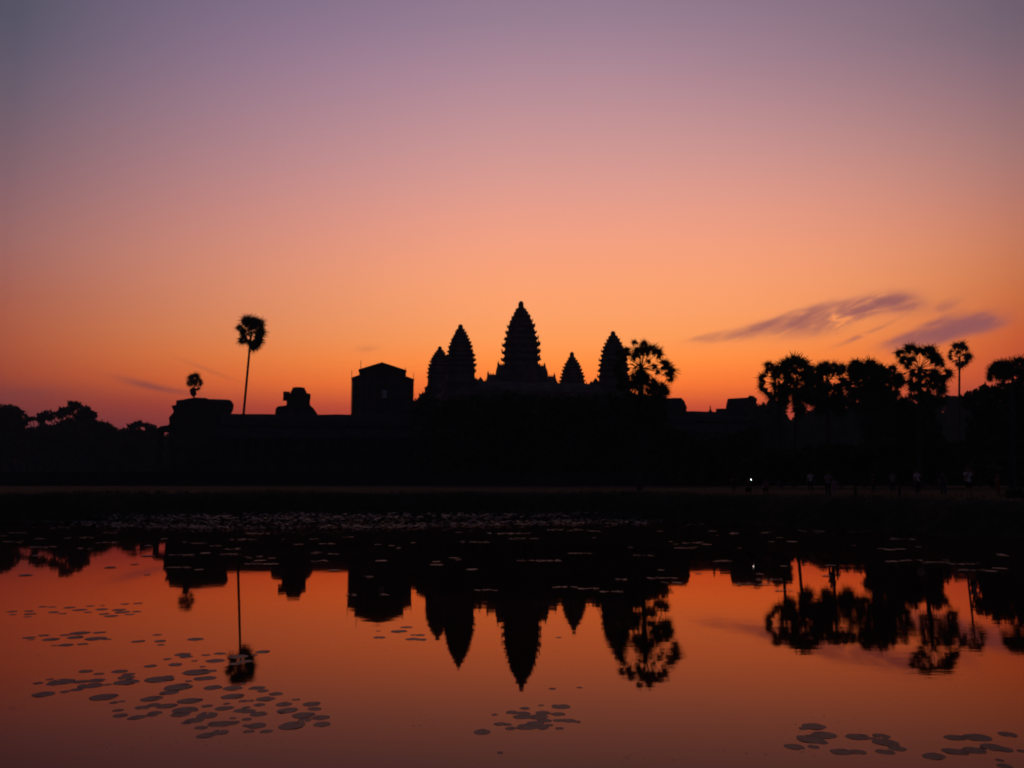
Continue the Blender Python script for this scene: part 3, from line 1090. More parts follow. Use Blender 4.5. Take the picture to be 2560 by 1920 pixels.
def palm(label, Y, base_px, heart, leaves, group, seed, extra=10, trunk_r=0.24, skirt=None, petiole=0.035, lean=0.0, hang=None, fill=0):
    rs = random.Random(seed)
    s = Y / (FPX * CP)
    bx = px_x(base_px, Y)
    t = thing('fan_palm', label, 'palm tree', (bx, Y, GZ), 0, group)
    O = Vector((bx, Y, GZ))
    H = at(*heart, Y) - O
    tr = MB()
    k = 9
    pts, rad = [], []
    for i in range(k + 1):
        f = i / k
        pts.append((H.x * (f ** (1.0 + lean)), 0.15 * math.sin(f * 3), -0.05 + (H.z + 0.05) * f))
        rad.append(trunk_r * (1.45 - 0.5 * min(1, f * 5) - 0.2 * f))
    tr.tube(pts, rad, 10)
    tr.build('trunk', M['bark'], t)
    cr = MB()
    pet = MB()
    allv = []
    for lf in leaves:
        px, py, r = lf[:3]
        c = at(px, py, Y) - O
        c.y = rs.uniform(-1, 1) * 1.1
        allv.append((c, r * s * 1.36))
    hub_r = max((math.hypot(c.x - H.x, c.z - H.z) for c, _ in allv), default=2.0)
    if hang:                                                 # old drooping fronds below the crown
        x0_, x1_, y0_, y1_, n_, rp_ = hang
        for i in range(n_):
            px, py = rs.uniform(x0_, x1_), rs.uniform(y0_, y1_)
            c = at(px, py, Y) - O
            c.y = rs.uniform(-1, 1) * 1.6
            allv.append((c, rp_ * s * rs.uniform(0.85, 1.25)))
    for i in range(fill):                                    # inner leaves of a full crown
        a, q = rs.uniform(0, 6.28), math.sqrt(rs.random()) * 0.62 * hub_r
        c = Vector((H.x + q * math.cos(a), rs.uniform(-1.5, 1.5), H.z + 0.9 * q * math.sin(a) - 0.2))
        allv.append((c, 0.17 * hub_r + 0.25 + 0.35 * rs.random()))
    for i in range(extra):                                   # leaves towards and away from the viewer
        a = rs.uniform(0, 2 * math.pi)
        q = rs.uniform(0.05, 0.42) * hub_r
        yy = rs.choice((-1, 1)) * math.sqrt(max(0.2, hub_r ** 2 * 0.8 - q * q))
        allv.append((Vector((H.x + q * math.cos(a), yy, H.z + q * math.sin(a))), rs.uniform(0.75, 1.0) * sum(r for _, r in allv) / len(allv)))
    for c, r in allv:
        ax = c - H
        ln = ax.length
        if ln < 0.05:
            ax = Vector((0, 0, 1))
        ax.normalize()
        hub = c - ax * r * 0.26
        view = Vector((-O.x, -O.y, EYE - GZ - H.z)).normalized()
        nv = view + Vector((rs.uniform(-.45, .45), rs.uniform(-.3, .3), rs.uniform(-.35, .35)))
        if abs(ax.dot(nv.normalized())) > 0.85:
            nv = Vector((rs.uniform(-1, 1), rs.uniform(-.3, .3), 1.0))
        fan_leaf(cr, hub, ax, nv, r, rs)
        mid = (H + hub) * 0.5 + Vector((0, 0, 0.06 * ln))
        cr.tube([H, mid, hub], [petiole, petiole * 0.8, petiole * 0.6], 4)
    cr.build('crown', M['palm'], t)
    if skirt:
        sk = MB()
        for px, py, r in skirt:
            c = at(px, py, Y) - O
            qs = leaf_cloud([(c.x, 0, c.z)], [r * s], [int(160)], 0.42, 1.0, np.random.default_rng(seed))
            sk.quads(qs)
        sk.build('dead_leaf_skirt', M['bark'], t)
    return t


LG = 'sugar palms at the left'
palm('tall thin palm with round open crown on a leaning trunk', 163, 592, (627, 838),
     [(616, 801, 14), (634, 799, 16), (648, 804, 14), (655, 817, 12), (655, 829, 14), (651, 843, 15), (645, 854, 14), (633, 868, 13), (629, 860, 11), (601, 820, 9), (604, 832, 12), (604, 853, 11), (614, 851, 9),
      (629, 822, 8), (620, 808, 12), (640, 862, 12), (624, 798, 11), (608, 842, 9), (627, 812, 12), (629, 834, 9), (640, 812, 12), (644, 836, 10), (619, 834, 8), (606, 826, 9)], LG, 1, extra=5, fill=2, trunk_r=0.25)
palm('small palm peeping over the ruined pavilion', 246, 485, (485, 962),
     [(474, 941, 10), (484, 938, 9), (492, 940, 10), (502, 950, 9), (468, 957, 8), (500, 958, 7), (479, 949, 7), (491, 951, 7), (485, 956, 9), (478, 957, 7)], LG, 2, extra=2, skirt=[(483, 977, 8), (484, 984, 7)], trunk_r=0.24)
palm('large fan palm with tattered crown overlapping the front tower', 91, 1599, (1604, 921),
     [(1596, 877, 17), (1614, 874, 16), (1631, 872, 15), (1649, 880, 15), (1589, 886, 14), (1583, 858, 9), (1606, 861, 11), (1618, 866, 9), (1663, 913, 16), (1675, 929, 17), (1683, 944, 11), (1637, 916, 9), (1648, 928, 8), (1622, 903, 7),
      (1602, 940, 17), (1580, 947, 13), (1617, 949, 14), (1635, 960, 16), (1657, 972, 17), (1668, 981, 12), (1580, 965, 13), (1594, 975, 12), (1629, 978, 14), (1641, 968, 14), (1570, 955, 11), (1560, 890, 14), (1548, 906, 13), (1540, 926, 14), (1552, 945, 14), (1546, 880, 10), (1566, 872, 10), (1554, 966, 14), (1612, 958, 12), (1650, 985, 14), (1590, 958, 12)],
     'fan palms before the temple', 3, extra=5, trunk_r=0.27, skirt=[(1602, 942, 15)], petiole=0.045, hang=(1568, 1652, 985, 1052, 16, 19))
RGp = 'palms of the right-hand grove'
palm('outermost palm of the grove with open drooping fans', 127, 1950, (1948, 955),
     [(1918, 911, 12), (1914, 927, 10), (1902, 945, 14), (1900, 970, 14), (1911, 983, 11), (1942, 920, 15), (1945, 941, 13), (1943, 967, 15), (1930, 918, 8), (1950, 985, 14), (1960, 970, 14), (1955, 930, 12), (1925, 992, 9), (1960, 990, 14), (1938, 985, 11)],
     RGp, 4, extra=4, fill=3, trunk_r=0.24, hang=(1925, 1962, 985, 1012, 4, 17))
palm('domed palm crown with slit-like gaps in the grove', 125, 1985, (1992, 945),
     [(1962, 909, 18), (1975, 903, 16), (1987, 898, 19), (2000, 899, 17), (2011, 905, 18), (2029, 917, 17), (2040, 928, 13), (1985, 922, 10), (1998, 930, 15), (2023, 937, 18), (1990, 956, 18), (2014, 968, 18), (1976, 976, 14), (1968, 948, 12), (2005, 985, 16), (1965, 932, 9), (1985, 992, 14), (2012, 1000, 15), (2030, 985, 15), (1995, 1008, 12)],
     RGp, 5, extra=5, fill=13, hang=(1992, 2038, 985, 1030, 9, 20))
palm('ragged palm crown with orange gaps in the grove', 128, 2075, (2068, 948),
     [(2055, 915, 14), (2070, 908, 12), (2086, 913, 14), (2051, 930, 12), (2068, 926, 12), (2098, 926, 14), (2036, 947, 12), (2052, 943, 8), (2080, 930, 10), (2066, 962, 11), (2084, 970, 12), (2036, 968, 14), (2052, 975, 14), (2098, 975, 14), (2105, 920, 10), (2112, 950, 9), (2050, 995, 15), (2075, 1000, 16), (2098, 998, 16), (2038, 1005, 13), (2065, 1016, 14), (2090, 1018, 14)],
     RGp, 6, extra=2, fill=14, hang=(2035, 2110, 990, 1036, 11, 20))
palm('widest rounded palm crown in the grove', 122, 2160, (2168, 942),
     [(2133, 907, 14), (2118, 921, 13), (2149, 913, 17), (2171, 909, 17), (2189, 917, 16), (2205, 928, 16), (2140, 930, 18), (2165, 930, 20), (2190, 938, 20), (2140, 955, 17), (2160, 960, 20), (2185, 965, 20), (2207, 955, 18), (2125, 968, 16), (2215, 940, 13), (2120, 940, 9), (2130, 990, 17), (2155, 990, 18), (2185, 992, 18), (2120, 1010, 15), (2145, 1012, 16), (2172, 1014, 16), (2203, 985, 17)],
     RGp, 7, extra=8, fill=14, hang=(2115, 2215, 985, 1030, 12, 20))
palm('low palm crown tucked between the wide palm and the big palm', 124, 2228, (2226, 950),
     [(2227, 920, 12), (2237, 929, 14), (2245, 942, 13), (2214, 928, 12), (2212, 948, 16), (2232, 955, 16), (2222, 972, 17), (2246, 962, 10), (2205, 968, 15), (2253, 953, 8), (2222, 992, 16), (2240, 985, 14)], RGp, 8, extra=4, fill=9, hang=(2205, 2260, 985, 1020, 6, 18))
palm('big spreading palm with two-layered crown on the right', 105, 2299, (2299, 922),
     [(2246, 881, 13), (2254, 899, 14), (2270, 873, 15), (2278, 865, 12), (2290, 879, 16), (2268, 914, 11), (2284, 897, 14), (2316, 875, 16), (2333, 879, 16), (2345, 889, 14), (2322, 896, 15), (2342, 905, 12), (2358, 900, 10), (2356, 912, 8),
      (2286, 934, 13), (2302, 944, 15), (2333, 936, 13), (2364, 937, 15), (2348, 947, 17), (2371, 945, 11), (2341, 964, 17), (2362, 964, 14), (2355, 979, 14), (2287, 961, 16), (2302, 966, 12), (2278, 976, 13), (2331, 952, 12)],
     RGp, 9, extra=5, fill=2, trunk_r=0.3, petiole=0.045, hang=(2275, 2350, 985, 1010, 5, 18))
palm('slender palm with small round crown right of the big palm', 187, 2398, (2399, 892),
     [(2391, 863, 12), (2404, 861, 12), (2415, 870, 9), (2420, 892, 11), (2419, 905, 11), (2408, 912, 11), (2397, 911, 8), (2385, 903, 10), (2375, 893, 8), (2374, 880, 7), (2398, 868, 9), (2422, 880, 6), (2398, 890, 8)],
     RGp, 10, extra=2, fill=2, trunk_r=0.26)
palm('dark palm crown reaching past the right picture edge', 112, 2535, (2532, 938),
     [(2487, 912, 15), (2478, 926, 13), (2500, 921, 17), (2520, 913, 16), (2537, 909, 17), (2555, 901, 18), (2466, 939, 11), (2530, 928, 18), (2512, 936, 15), (2555, 922, 18), (2575, 912, 18), (2572, 940, 18), (2545, 955, 16), (2480, 945, 9), (2590, 925, 16)],
     RGp, 11, extra=6, fill=6)


# ------------------------------------------------------------------ plants of the pond
def pad_mesh(name, seed, notch=True):
    rs = random.Random(seed)
    k = 26
    ph = [rs.uniform(0, 6.28) for _ in range(3)]
    top, bot, mid = [], [], []
    for i in range(k):
        a = 0.10 + (2 * math.pi - 0.2) * i / (k - 1)
        r = 1.0 + 0.045 * math.sin(2 * a + ph[0]) + 0.03 * math.sin(5 * a + ph[1]) + 0.02 * math.sin(9 * a + ph[2])
        lift = 0.035 * max(0, math.sin(a * 1.5 + ph[0])) + 0.02 * math.sin(4 * a + ph[1])
        top.append((r * math.cos(a), r * math.sin(a), 0.016 + 0.45 * lift))
        mid.append((0.72 * r * math.cos(a), 0.72 * r * math.sin(a), 0.013))
        bot.append((0.96 * r * math.cos(a), 0.96 * r * math.sin(a), 0.003))
    vs = top + mid + bot + [(0.1, 0, 0.010), (0.1, 0, 0.003)]
    c, cb = 3 * k, 3 * k + 1
    fs = []
    for i in range(k - 1):
        fs += [(mid_i + k, mid_i + k + 1, c) for mid_i in (i,)]
        fs += [(i, i + 1, k + i + 1, k + i), (2 * k + i, 2 * k + i + 1, i + 1, i), (2 * k + i + 1, 2 * k + i, cb)]
    fs += [(0, k, c, cb), (0, cb, 2 * k), (2 * k - 1, k - 1, cb, c), (k - 1, 3 * k - 1, cb)]
    me = bpy.data.meshes.new(name)
    me.from_pydata(vs, [], fs)
    me.materials.append(M['pad'])
    return me


PADS = [pad_mesh('lily_pad', s) for s in range(5)]
pad_count = 0


def lily_pad(px, py, wpx, label, group, rs):
    global pad_count
    p = on_water(px, py)
    r = 0.5 * wpx * p.y / (FPX * CP)
    o = bpy.data.objects.new('lily_pad', rs.choice(PADS))
    COL.objects.link(o)
    o.location = (p.x, p.y, 0.0)
    o.rotation_euler = (0, 0, rs.uniform(0, 6.28))
    o.scale = (r, r * rs.uniform(0.85, 1.1), max(0.1, r))
    tag(o, label, 'lily pad', group)
    pad_count += 1


Z1 = 640 / 2212
clusters = [
    ('row of narrow lily pads floating farthest left, above the palm reflection', 0, 1480, Z1,
     '105,170,90 110,195,60 250,165,90 260,190,90 370,127,80 450,130,70 600,135,100 780,122,70 885,117,50 1080,104,80 1190,98,80 690,155,120 465,175,100 540,188,70 760,175,70 880,150,110 1030,155,110 1060,175,120 900,190,90 1120,194,80 1180,170,80 960,208,120 240,215,60'),
    ('lily pad in the small double row left of the palm reflection', 0, 1480, Z1,
     '250,395,100 270,412,60 380,375,90 440,410,140 560,372,90 690,355,150 650,392,140 860,350,100 830,403,170 930,408,70 570,458,130 470,463,60 715,450,90'),
    ('stray lily pad near the tip of the tall palm reflection', 0, 1480, Z1,
     '1360,370,80 1195,427,120 1385,425,120 1390,457,70 1690,408,140 1580,540,140 1445,580,70 1610,560,100 1300,640,110 1515,627,140 1900,532,100 1860,595,150 1750,645,50 1780,545,70 1680,595,50 2270,517,120 2200,545,60 2060,560,150 2120,600,120 2030,620,110'),
    ('lily pad at the left end of the big scattered raft', 0, 1480, Z1,
     '740,685,120 855,708,90 1035,686,130 1110,712,110 1090,740,140 330,788,80 540,775,220 480,790,150 430,755,60 700,775,130 830,765,150 780,810,200 1090,780,220 930,800,70 560,862,90 660,845,110 375,885,190 895,908,230 970,895,90'),
    ('lily pad in the middle of the big scattered raft', 0, 1480, Z1,
     '1830,680,80 1700,693,210 1820,682,110 1770,747,190 1630,770,70 1380,755,230 1450,730,90 1540,822,230 1460,870,160 1840,826,160 2010,832,180 2100,790,50 2010,903,200 1310,922,190 985,955,80 1055,945,60 1640,940,210 1440,985,170 1230,998,120 1330,975,110 1790,985,90 1020,1022,90 1040,1068,140 1180,1085,160 1340,1045,110 1310,1065,100 1600,1020,210 1560,1055,160 1930,1005,140 1980,1000,80 2080,1025,120 1790,1065,190 1680,1110,150 1610,1130,90 1900,1140,210 2010,1130,110 1740,1172,110 1780,1240,160 1900,1213,140 2010,1090,60 1960,965,60'),
    ('lily pad at the right end of the big scattered raft', 400, 1480, Z1,
     '840,830,130 890,855,100 1000,880,120 910,925,160 720,942,80 785,940,60 1070,970,140 1310,968,140 1335,1010,120 1175,930,70 1100,1025,200 745,1000,80 760,1030,130 850,1055,150 750,1100,90 1240,1065,190 1250,1105,110 1390,1085,150 1400,1143,150 1140,1155,230 740,1155,70 830,1155,180 770,1205,100 920,1205,110 860,975,100'),
    ('lily pad below the scaffolded tower reflection', 400, 1480, Z1, '1885,337,40 2065,340,130 2130,305,100 1895,393,100 2190,372,60 2180,407,110 2250,372,90 2260,412,100'),
    ('lily pad in the tight ragged clump below the central tower reflection', 1040, 1480, Z1,
     '1080,980,50 680,1060,50 940,1005,90 830,1040,120 930,1050,130 920,1080,150 1100,1045,140 1230,1055,110 1060,1080,170 1110,1110,130 1230,1110,90 1320,1112,110 1395,1122,60 1030,1140,150 725,1140,100 790,1145,70 820,1178,90 960,1165,170 1090,1170,130 1150,1150,70 1240,1178,80'),
    ('lily pad in the short group at the bottom right', 1680, 1480, 880 / 2212,
     '890,845,150 825,858,60 955,900,150 870,925,180 945,945,70 768,973,120 890,973,80 1165,910,150 1315,905,110 1255,920,60 1340,945,150 1415,983,110 1065,1005,130 1165,1005,100 1340,1005,110'),
    ('lily pad in the last group at the lower right picture edge', 1680, 1480, 880 / 2212,
     '1780,915,130 1920,915,150 2110,895,110 1780,1003,160 1900,995,130 2010,975,150 2090,990,100 1645,1033,140 2060,1057,50 2090,1093,90 2200,1000,60'),
]
rs = random.Random(21)
for lab, ox, oy, sc, txt in clusters:
    for item in txt.split():
        a, b2, w = (float(q) for q in item.split(','))
        lily_pad(ox + a * sc, oy + b2 * sc, w * sc * rs.uniform(0.92, 1.04), lab, lab.replace('lily pad', 'lily pads', 1), rs)
for lab, px, py, w in (('single oval lily pad above the ragged clump', 1402, 1766.5, 43), ('single oval lily pad below the ragged clump', 1205, 1830, 44),
                       ('tiny lone lily pad near the bottom edge below the ragged clump', 1251, 1881.6, 15), ('tiny lone lily pad beside the tip of the tower reflection', 1397, 1594, 15),
                       ('tiny lone lily pad between tower reflection and ragged clump', 1381, 1722, 17), ('first of two specks of lily pad right of the tower tip', 1449, 1719, 14)):
    lily_pad(px, py, w, lab, None, rs)

# flat streaks of pads over the black reflections
S3 = 853 / 2212
streaks = []
for ox, txt in ((0, '345,323,110 510,428,180 120,397,120 280,488,160 90,455,120 720,395,90 400,360,120 690,460,140 540,500,90 1290,465,90 1400,480,60 1170,540,190 1150,622,150 1500,502,110 1500,535,130 1650,552,110 1660,600,160 1570,440,170 1660,400,160 2120,468,90 1930,470,80 2060,525,90 2160,535,70 2070,580,110'),
                (853, '1080,400,290 1440,378,240 1640,384,80 860,455,190 1960,545,120 1810,700,80 1280,578,280 1750,780,150 1610,760,150 2080,690,200 2150,720,150 1450,750,150 940,770,150 760,573,40 45,425,60 370,497,30 1130,435,120 1560,530,160 290,800,60 60,800,60 180,685,60'),
                (1706, '90,340,110 340,325,180 860,348,330 840,385,170 1200,388,260 550,395,80 320,400,80 1430,437,160 1820,376,140 250,580,150 1650,590,180 1830,600,180 1880,640,180 1460,577,190 660,770,110 500,665,50 70,460,130 20,495,150 450,730,250 560,700,160')):
    for item in txt.split():
        a, b2, w = (float(q) for q in item.split(','))
        streaks.append((ox + a * S3, 1180 + b2 * S3, w * S3))
cand = []
for px, py, w in streaks:
    k = max(4, int(w / 3.6))
    for i in range(k):
        cand.append((px + rs.uniform(-.5, .5) * w, py + rs.gauss(0, 1.0), rs.uniform(6, 14)))
cand.sort(key=lambda c: -c[2])
left_over = []
room = 300 - pad_count
SL = 'small flat lily pad in the streaks across the black reflection'
for i, (px, py, w) in enumerate(cand):
    if i < room:
        lily_pad(px, py, w, SL, 'lily pads in streaks across the black reflection', rs)
    else:
        left_over.append((px, py, w))


def discs(mb, pts, k=7):
    """pts: (x, y, z, r, tilt, azimuth) -> flat polygons."""
    ang = np.arange(k) * 2 * np.pi / k
    for x, y, z, r, ti, az_ in pts:
        nx, ny = math.cos(az_), math.sin(az_)
        ca, sa = math.cos(ti), math.sin(ti)
        u = np.array([nx * ca, ny * ca, sa])
        v = np.array([-ny, nx, 0])
        P = np.array([x, y, z])[None] + r * (np.cos(ang)[:, None] * u + np.sin(ang)[:, None] * v)
        mb.add(P, [tuple(range(k))])


mb = MB()
pts = []
for px, py, w in left_over:
    p = on_water(px, py)
    pts.append((p.x, p.y, 0.025, 0.5 * w * p.y / FPX, 0.02, rs.uniform(0, 6.28)))
for i in range(90):                                             # thinner scatter between the streaks
    px, py = rs.uniform(-60, 2620), 1300 + 150 * rs.random() ** 1.6
    p = on_water(px, py)
    if not (-60 < p.x < 30 and p.y < 70):
        continue
    pts.append((p.x, p.y, 0.02, rs.uniform(0.1, 0.3), 0.02, rs.uniform(0, 6.28)))
discs(mb, pts)
tag(mb.build('far_lily_pads', M['pad']), 'scattered small lily pads between the streaks', 'lily pads', kind='stuff')

# lotus bed along the far bank: raised, tilted leaves on stalks
mb = MB()
pts = []
for i in range(24000):
    px = rs.uniform(-80, 1720)
    py = 1262 + 62 * rs.random()
    dens_ = 0.5 + 0.5 * math.sin(px * 0.021 + 1.3) * math.sin(px * 0.0083 + py * 0.11) + 0.25 * math.sin(px * 0.07 + py * 0.5)
    lim = np.interp(px, [-80, 100, 330, 700, 850, 1300, 1640, 1720], [1302, 1306, 1318, 1330, 1322, 1312, 1308, 1290])
    if py > lim + 5 * rs.random() or rs.random() > dens_ + 0.25:
        continue
    p = on_water(px, py)
    if p.y > 74:
        continue
    hgt = rs.uniform(0.05, 0.55) if py < lim - 8 else rs.uniform(0.02, 0.15)
    pts.append((p.x, p.y, hgt, rs.uniform(0.06, 0.17), rs.uniform(0.02, 0.4), rs.uniform(0, 6.28)))
discs(mb, pts, 8)
for x, y, z, r, ti, a in pts[::2]:
    if z > 0.15:
        mb.add([(x - 0.01, y, 0), (x + 0.01, y, 0), (x + 0.01, y, z), (x - 0.01, y, z)], [(0, 1, 2, 3)])
tag(mb.build('lotus_bed', M['lotus']), 'dense lotus leaves crowding the far edge of the pond', 'lotus', kind='stuff')

# rank grass on the far bank
mb = MB()
qs = []
for i in range(52000):
    k_ = rs.randrange(K)
    if edge[k_][1] < 30:
        continue
    off = rs.uniform(0.1, 3.4) if i % 2 else 2.0 + abs(rs.gauss(0, 5.0))
    c = Vector(edge[k_]) + nrm[k_] * off + Vector((rs.uniform(-.6, .6), rs.uniform(-.3, .3)))
    z = float(np.interp(off, [0, 0.35, 0.75, 1.2, 1.8, 2.5], [0.0, 0.28, 0.75, 1.25, 1.8, 2.0]))
    tuft = 0.55 + 0.45 * math.sin(c.x * 1.7 + 1) * math.sin(c.y * 1.3 + c.x * 0.6) + 0.5 * math.sin(c.x * 0.31 + 2) * math.sin(c.x * 0.13 + c.y * 0.21)
    hgt = rs.uniform(0.06, 0.32) * max(0.15, tuft)
    w = rs.uniform(0.015, 0.04)
    a = rs.uniform(0, 6.28)
    lx_, ly_ = rs.uniform(-.12, .12), rs.uniform(-.12, .12)
    qs.append([(c.x - w * math.cos(a), c.y - w * math.sin(a), z - 0.05), (c.x + w * math.cos(a), c.y + w * math.sin(a), z - 0.05),
               (c.x + lx_ + w * 0.2, c.y + ly_, z + hgt), (c.x + lx_, c.y + ly_, z + hgt)])
mb.quads(np.array(qs))
tag(mb.build('bank_grass', M['leaf']), 'rank grass along the far bank', 'grass', kind='stuff')

# floating specks of weed on the open water
mb = MB()
pts = []
spots = [(760, 1520, 90, 14), (1240, 1490, 80, 10), (1440, 1545, 90, 14), (1560, 1560, 60, 10), (1740, 1520, 120, 22), (1790, 1595, 120, 12), (960, 1620, 60, 10), (1400, 1625, 70, 14), (870, 1560, 80, 12),
         (90, 1640, 60, 8), (400, 1860, 200, 14), (1560, 1890, 120, 20), (1990, 1790, 240, 40), (1900, 1880, 200, 16), (2300, 1740, 200, 30), (1060, 1800, 30, 20), (620, 1860, 160, 14), (40, 1770, 30, 10), (1190, 1640, 160, 12), (2420, 1690, 100, 24)]
for px, py, sx, sy in spots:
    for i in range(13):
        p = on_water(px + rs.gauss(0, sx * 0.5), py + rs.gauss(0, sy * 0.5))
        pts.append((p.x, p.y, 0.006, rs.uniform(0.004, 0.014), 0.0, rs.uniform(0, 6.28)))
discs(mb, pts, 5)
tag(mb.build('floating_weed', M['weed']), 'tiny specks of weed floating on the open water', 'water weed', kind='stuff')


# ------------------------------------------------------------------ people on the right bank
def skin_mesh(name, joints, edges, sub=1):
    """joints: {key: ((x,y,z), r)}; grown with a Skin modifier from the first joint."""
    keys = list(joints)
    me = bpy.data.meshes.new(name + '_cage')
    me.from_pydata([joints[k][0] for k in keys], [(keys.index(a), keys.index(b2)) for a, b2 in edges], [])
    o = bpy.data.objects.new(name + '_cage', me)
    COL.objects.link(o)
    md = o.modifiers.new('skin', 'SKIN')
    md.use_smooth_shade = True
    for i, k in enumerate(keys):
        r = joints[k][1]
        me.skin_vertices[0].data[i].radius = (r, r) if not isinstance(r, tuple) else r
        me.skin_vertices[0].data[i].use_root = (i == 0)
    if sub:
        s_ = o.modifiers.new('sub', 'SUBSURF')
        s_.levels = sub
        s_.render_levels = sub
    dg = bpy.context.evaluated_depsgraph_get()
    res = bpy.data.meshes.new_from_object(o.evaluated_get(dg))
    res.name = name
    bpy.data.objects.remove(o)
    bpy.data.meshes.remove(me)
    return res


def link_mesh(name, me, mat, parent):
    me.materials.clear()
    me.materials.append(mat)
    o = bpy.data.objects.new(name, me)
    COL.objects.link(o)
    o.parent = parent
    return o


def person(px, Y, height, label, shirt, trousers, pose='stand', turn=0.0, shorts=False):
    X = px_x(px, Y)
    t = thing('person', label, 'person', (X, Y, GZ), turn, 'people standing on the far right bank')
    u = height / 1.75
    J = {}

    def put(k, x, y, z, r):
        J[k] = ((x * u, y * u, z * u), r * u)
    drop = 0.0
    if pose == 'crouch':
        drop = 0.50
    zp = 0.93 - drop
    put('pelvis', 0, 0, zp, 0.125)
    put('belly', 0, 0.0, zp + 0.16, 0.12)
    put('chest', 0, 0.01 if pose != 'crouch' else -0.10, zp + 0.37, 0.135)
    cy = J['chest'][0][1] / u
    put('neck', 0, cy + 0.01, zp + 0.56, 0.052)
    put('head', 0, cy - 0.01, zp + 0.66, 0.082)
    put('crown', 0, cy - 0.005, zp + 0.76, 0.074)
    put('nose', 0, cy - 0.105, zp + 0.665, 0.012)
    E = [('pelvis', 'belly'), ('belly', 'chest'), ('chest', 'neck'), ('neck', 'head'), ('head', 'crown'), ('head', 'nose')]
    hands = {}
    for s_, sx in (('l', -1), ('r', 1)):
        put('sh' + s_, sx * 0.185, cy, zp + 0.49, 0.058)
        E.append(('chest', 'sh' + s_))
        if pose == 'photo' or (pose in ('crouch', 'onehand') and s_ == 'r'):
            put('el' + s_, sx * 0.24, cy - 0.20, zp + 0.33, 0.042)
            put('wr' + s_, sx * 0.10, cy - 0.38, zp + 0.55, 0.029)
            hd = Vector((-sx * 0.25, -0.25, 0.9)).normalized()
        elif pose == 'crouch':
            put('el' + s_, sx * 0.25, cy - 0.12, zp + 0.24, 0.042)
            put('wr' + s_, sx * 0.15, cy - 0.34, zp + 0.18, 0.029)
            hd = Vector((-sx * 0.3, -0.8, -0.2)).normalized()
        else:
            put('el' + s_, sx * 0.25, cy + 0.03, zp + 0.20, 0.042)
            put('wr' + s_, sx * 0.26, cy - 0.04, zp - 0.05, 0.029)
            hd = Vector((0.0, -0.12, -1)).normalized()
        E += [('sh' + s_, 'el' + s_), ('el' + s_, 'wr' + s_)]
        w = Vector(J['wr' + s_][0]) / u
        pm = w + hd * 0.07
        put('pm' + s_, *pm, 0.034)
        E.append(('wr' + s_, 'pm' + s_))
        sd = hd.cross(Vector((sx, 0.2, 0.1))).normalized()
        hands[s_] = (pm, hd, sd)
        for i, (o_, ln) in enumerate(((-0.027, 0.068), (-0.009, 0.078), (0.009, 0.074), (0.027, 0.058))):
            a = pm + sd * o_ + hd * 0.03
            b2 = a + hd * ln * 0.55
            c = b2 + (hd * 0.8 + Vector((-sx * 0.5, -0.1, 0))).normalized() * ln * 0.45
            put(f'f{s_}{i}a', *b2, 0.0085)
            put(f'f{s_}{i}b', *c, 0.0075)
            E += [('pm' + s_, f'f{s_}{i}a'), (f'f{s_}{i}a', f'f{s_}{i}b')]
        th = pm - sd * 0.045 - hd * 0.01
        put('th' + s_, *(th + hd * 0.02), 0.0095)
        put('tt' + s_, *(th + hd * 0.055 + sd * 0.005), 0.008)
        E += [('pm' + s_, 'th' + s_), ('th' + s_, 'tt' + s_)]
        put('hp' + s_, sx * 0.095, 0.0, zp - 0.04, 0.088)
        if pose == 'crouch':
            put('kn' + s_, sx * 0.15, -0.36, 0.50, 0.056)
            put('an' + s_, sx * 0.12, -0.05, 0.085, 0.036)
        else:
            put('kn' + s_, sx * 0.11, -0.015, 0.50, 0.056)
            put('an' + s_, sx * 0.115, 0.02, 0.085, 0.036)
        put('to' + s_, sx * 0.14, J['an' + s_][0][1] / u - 0.15, 0.035, 0.032)
        E += [('pelvis', 'hp' + s_), ('hp' + s_, 'kn' + s_), ('kn' + s_, 'an' + s_), ('an' + s_, 'to' + s_)]
    body = skin_mesh('body', J, E)
    body_o = link_mesh('body', body, M['skin'], t)

    def sub(keys, grow, root, cut=None):
        JJ = {}
        for k in [root] + [q for q in keys if q != root]:
            p, r = J[k]
            JJ[k] = (p, r + grow * u)
        if cut:
            for k, (a, b2, f) in cut.items():
                pa, pb = Vector(J[a][0]), Vector(J[b2][0])
                JJ[k] = (tuple(pa + (pb - pa) * f), (J[a][1] * (1 - f) + J[b2][1] * f) + grow * u)
        ee = [(a, b2) for a, b2 in E if a in JJ and b2 in JJ]
        if cut:
            ee += [(a, k) for k, (a, b2, f) in cut.items()]
        return JJ, ee
    JJ, ee = sub(['belly', 'chest', 'shl', 'shr'], 0.014, 'belly', {'cl': ('shl', 'ell', 0.75), 'cr': ('shr', 'elr', 0.75), 'hem': ('belly', 'pelvis', 0.75)})
    link_mesh('shirt', skin_mesh('shirt', JJ, ee), shirt, t)
    f = 0.75 if shorts else 0.93
    if shorts:
        JJ, ee = sub(['pelvis', 'hpl', 'hpr'], 0.016, 'pelvis', {'cl': ('hpl', 'knl', 0.85), 'cr': ('hpr', 'knr', 0.85)})
    else:
        JJ, ee = sub(['pelvis', 'hpl', 'hpr', 'knl', 'knr'], 0.013, 'pelvis', {'cl': ('knl', 'anl', 0.9), 'cr': ('knr', 'anr', 0.9)})
    link_mesh('trousers', skin_mesh('trousers', JJ, ee), trousers, t)
    hr = MB()
    hc = (Vector(J['head'][0]) + Vector(J['crown'][0])) * 0.5 + Vector((0, 0.018, 0.02)) * u
    rings = []
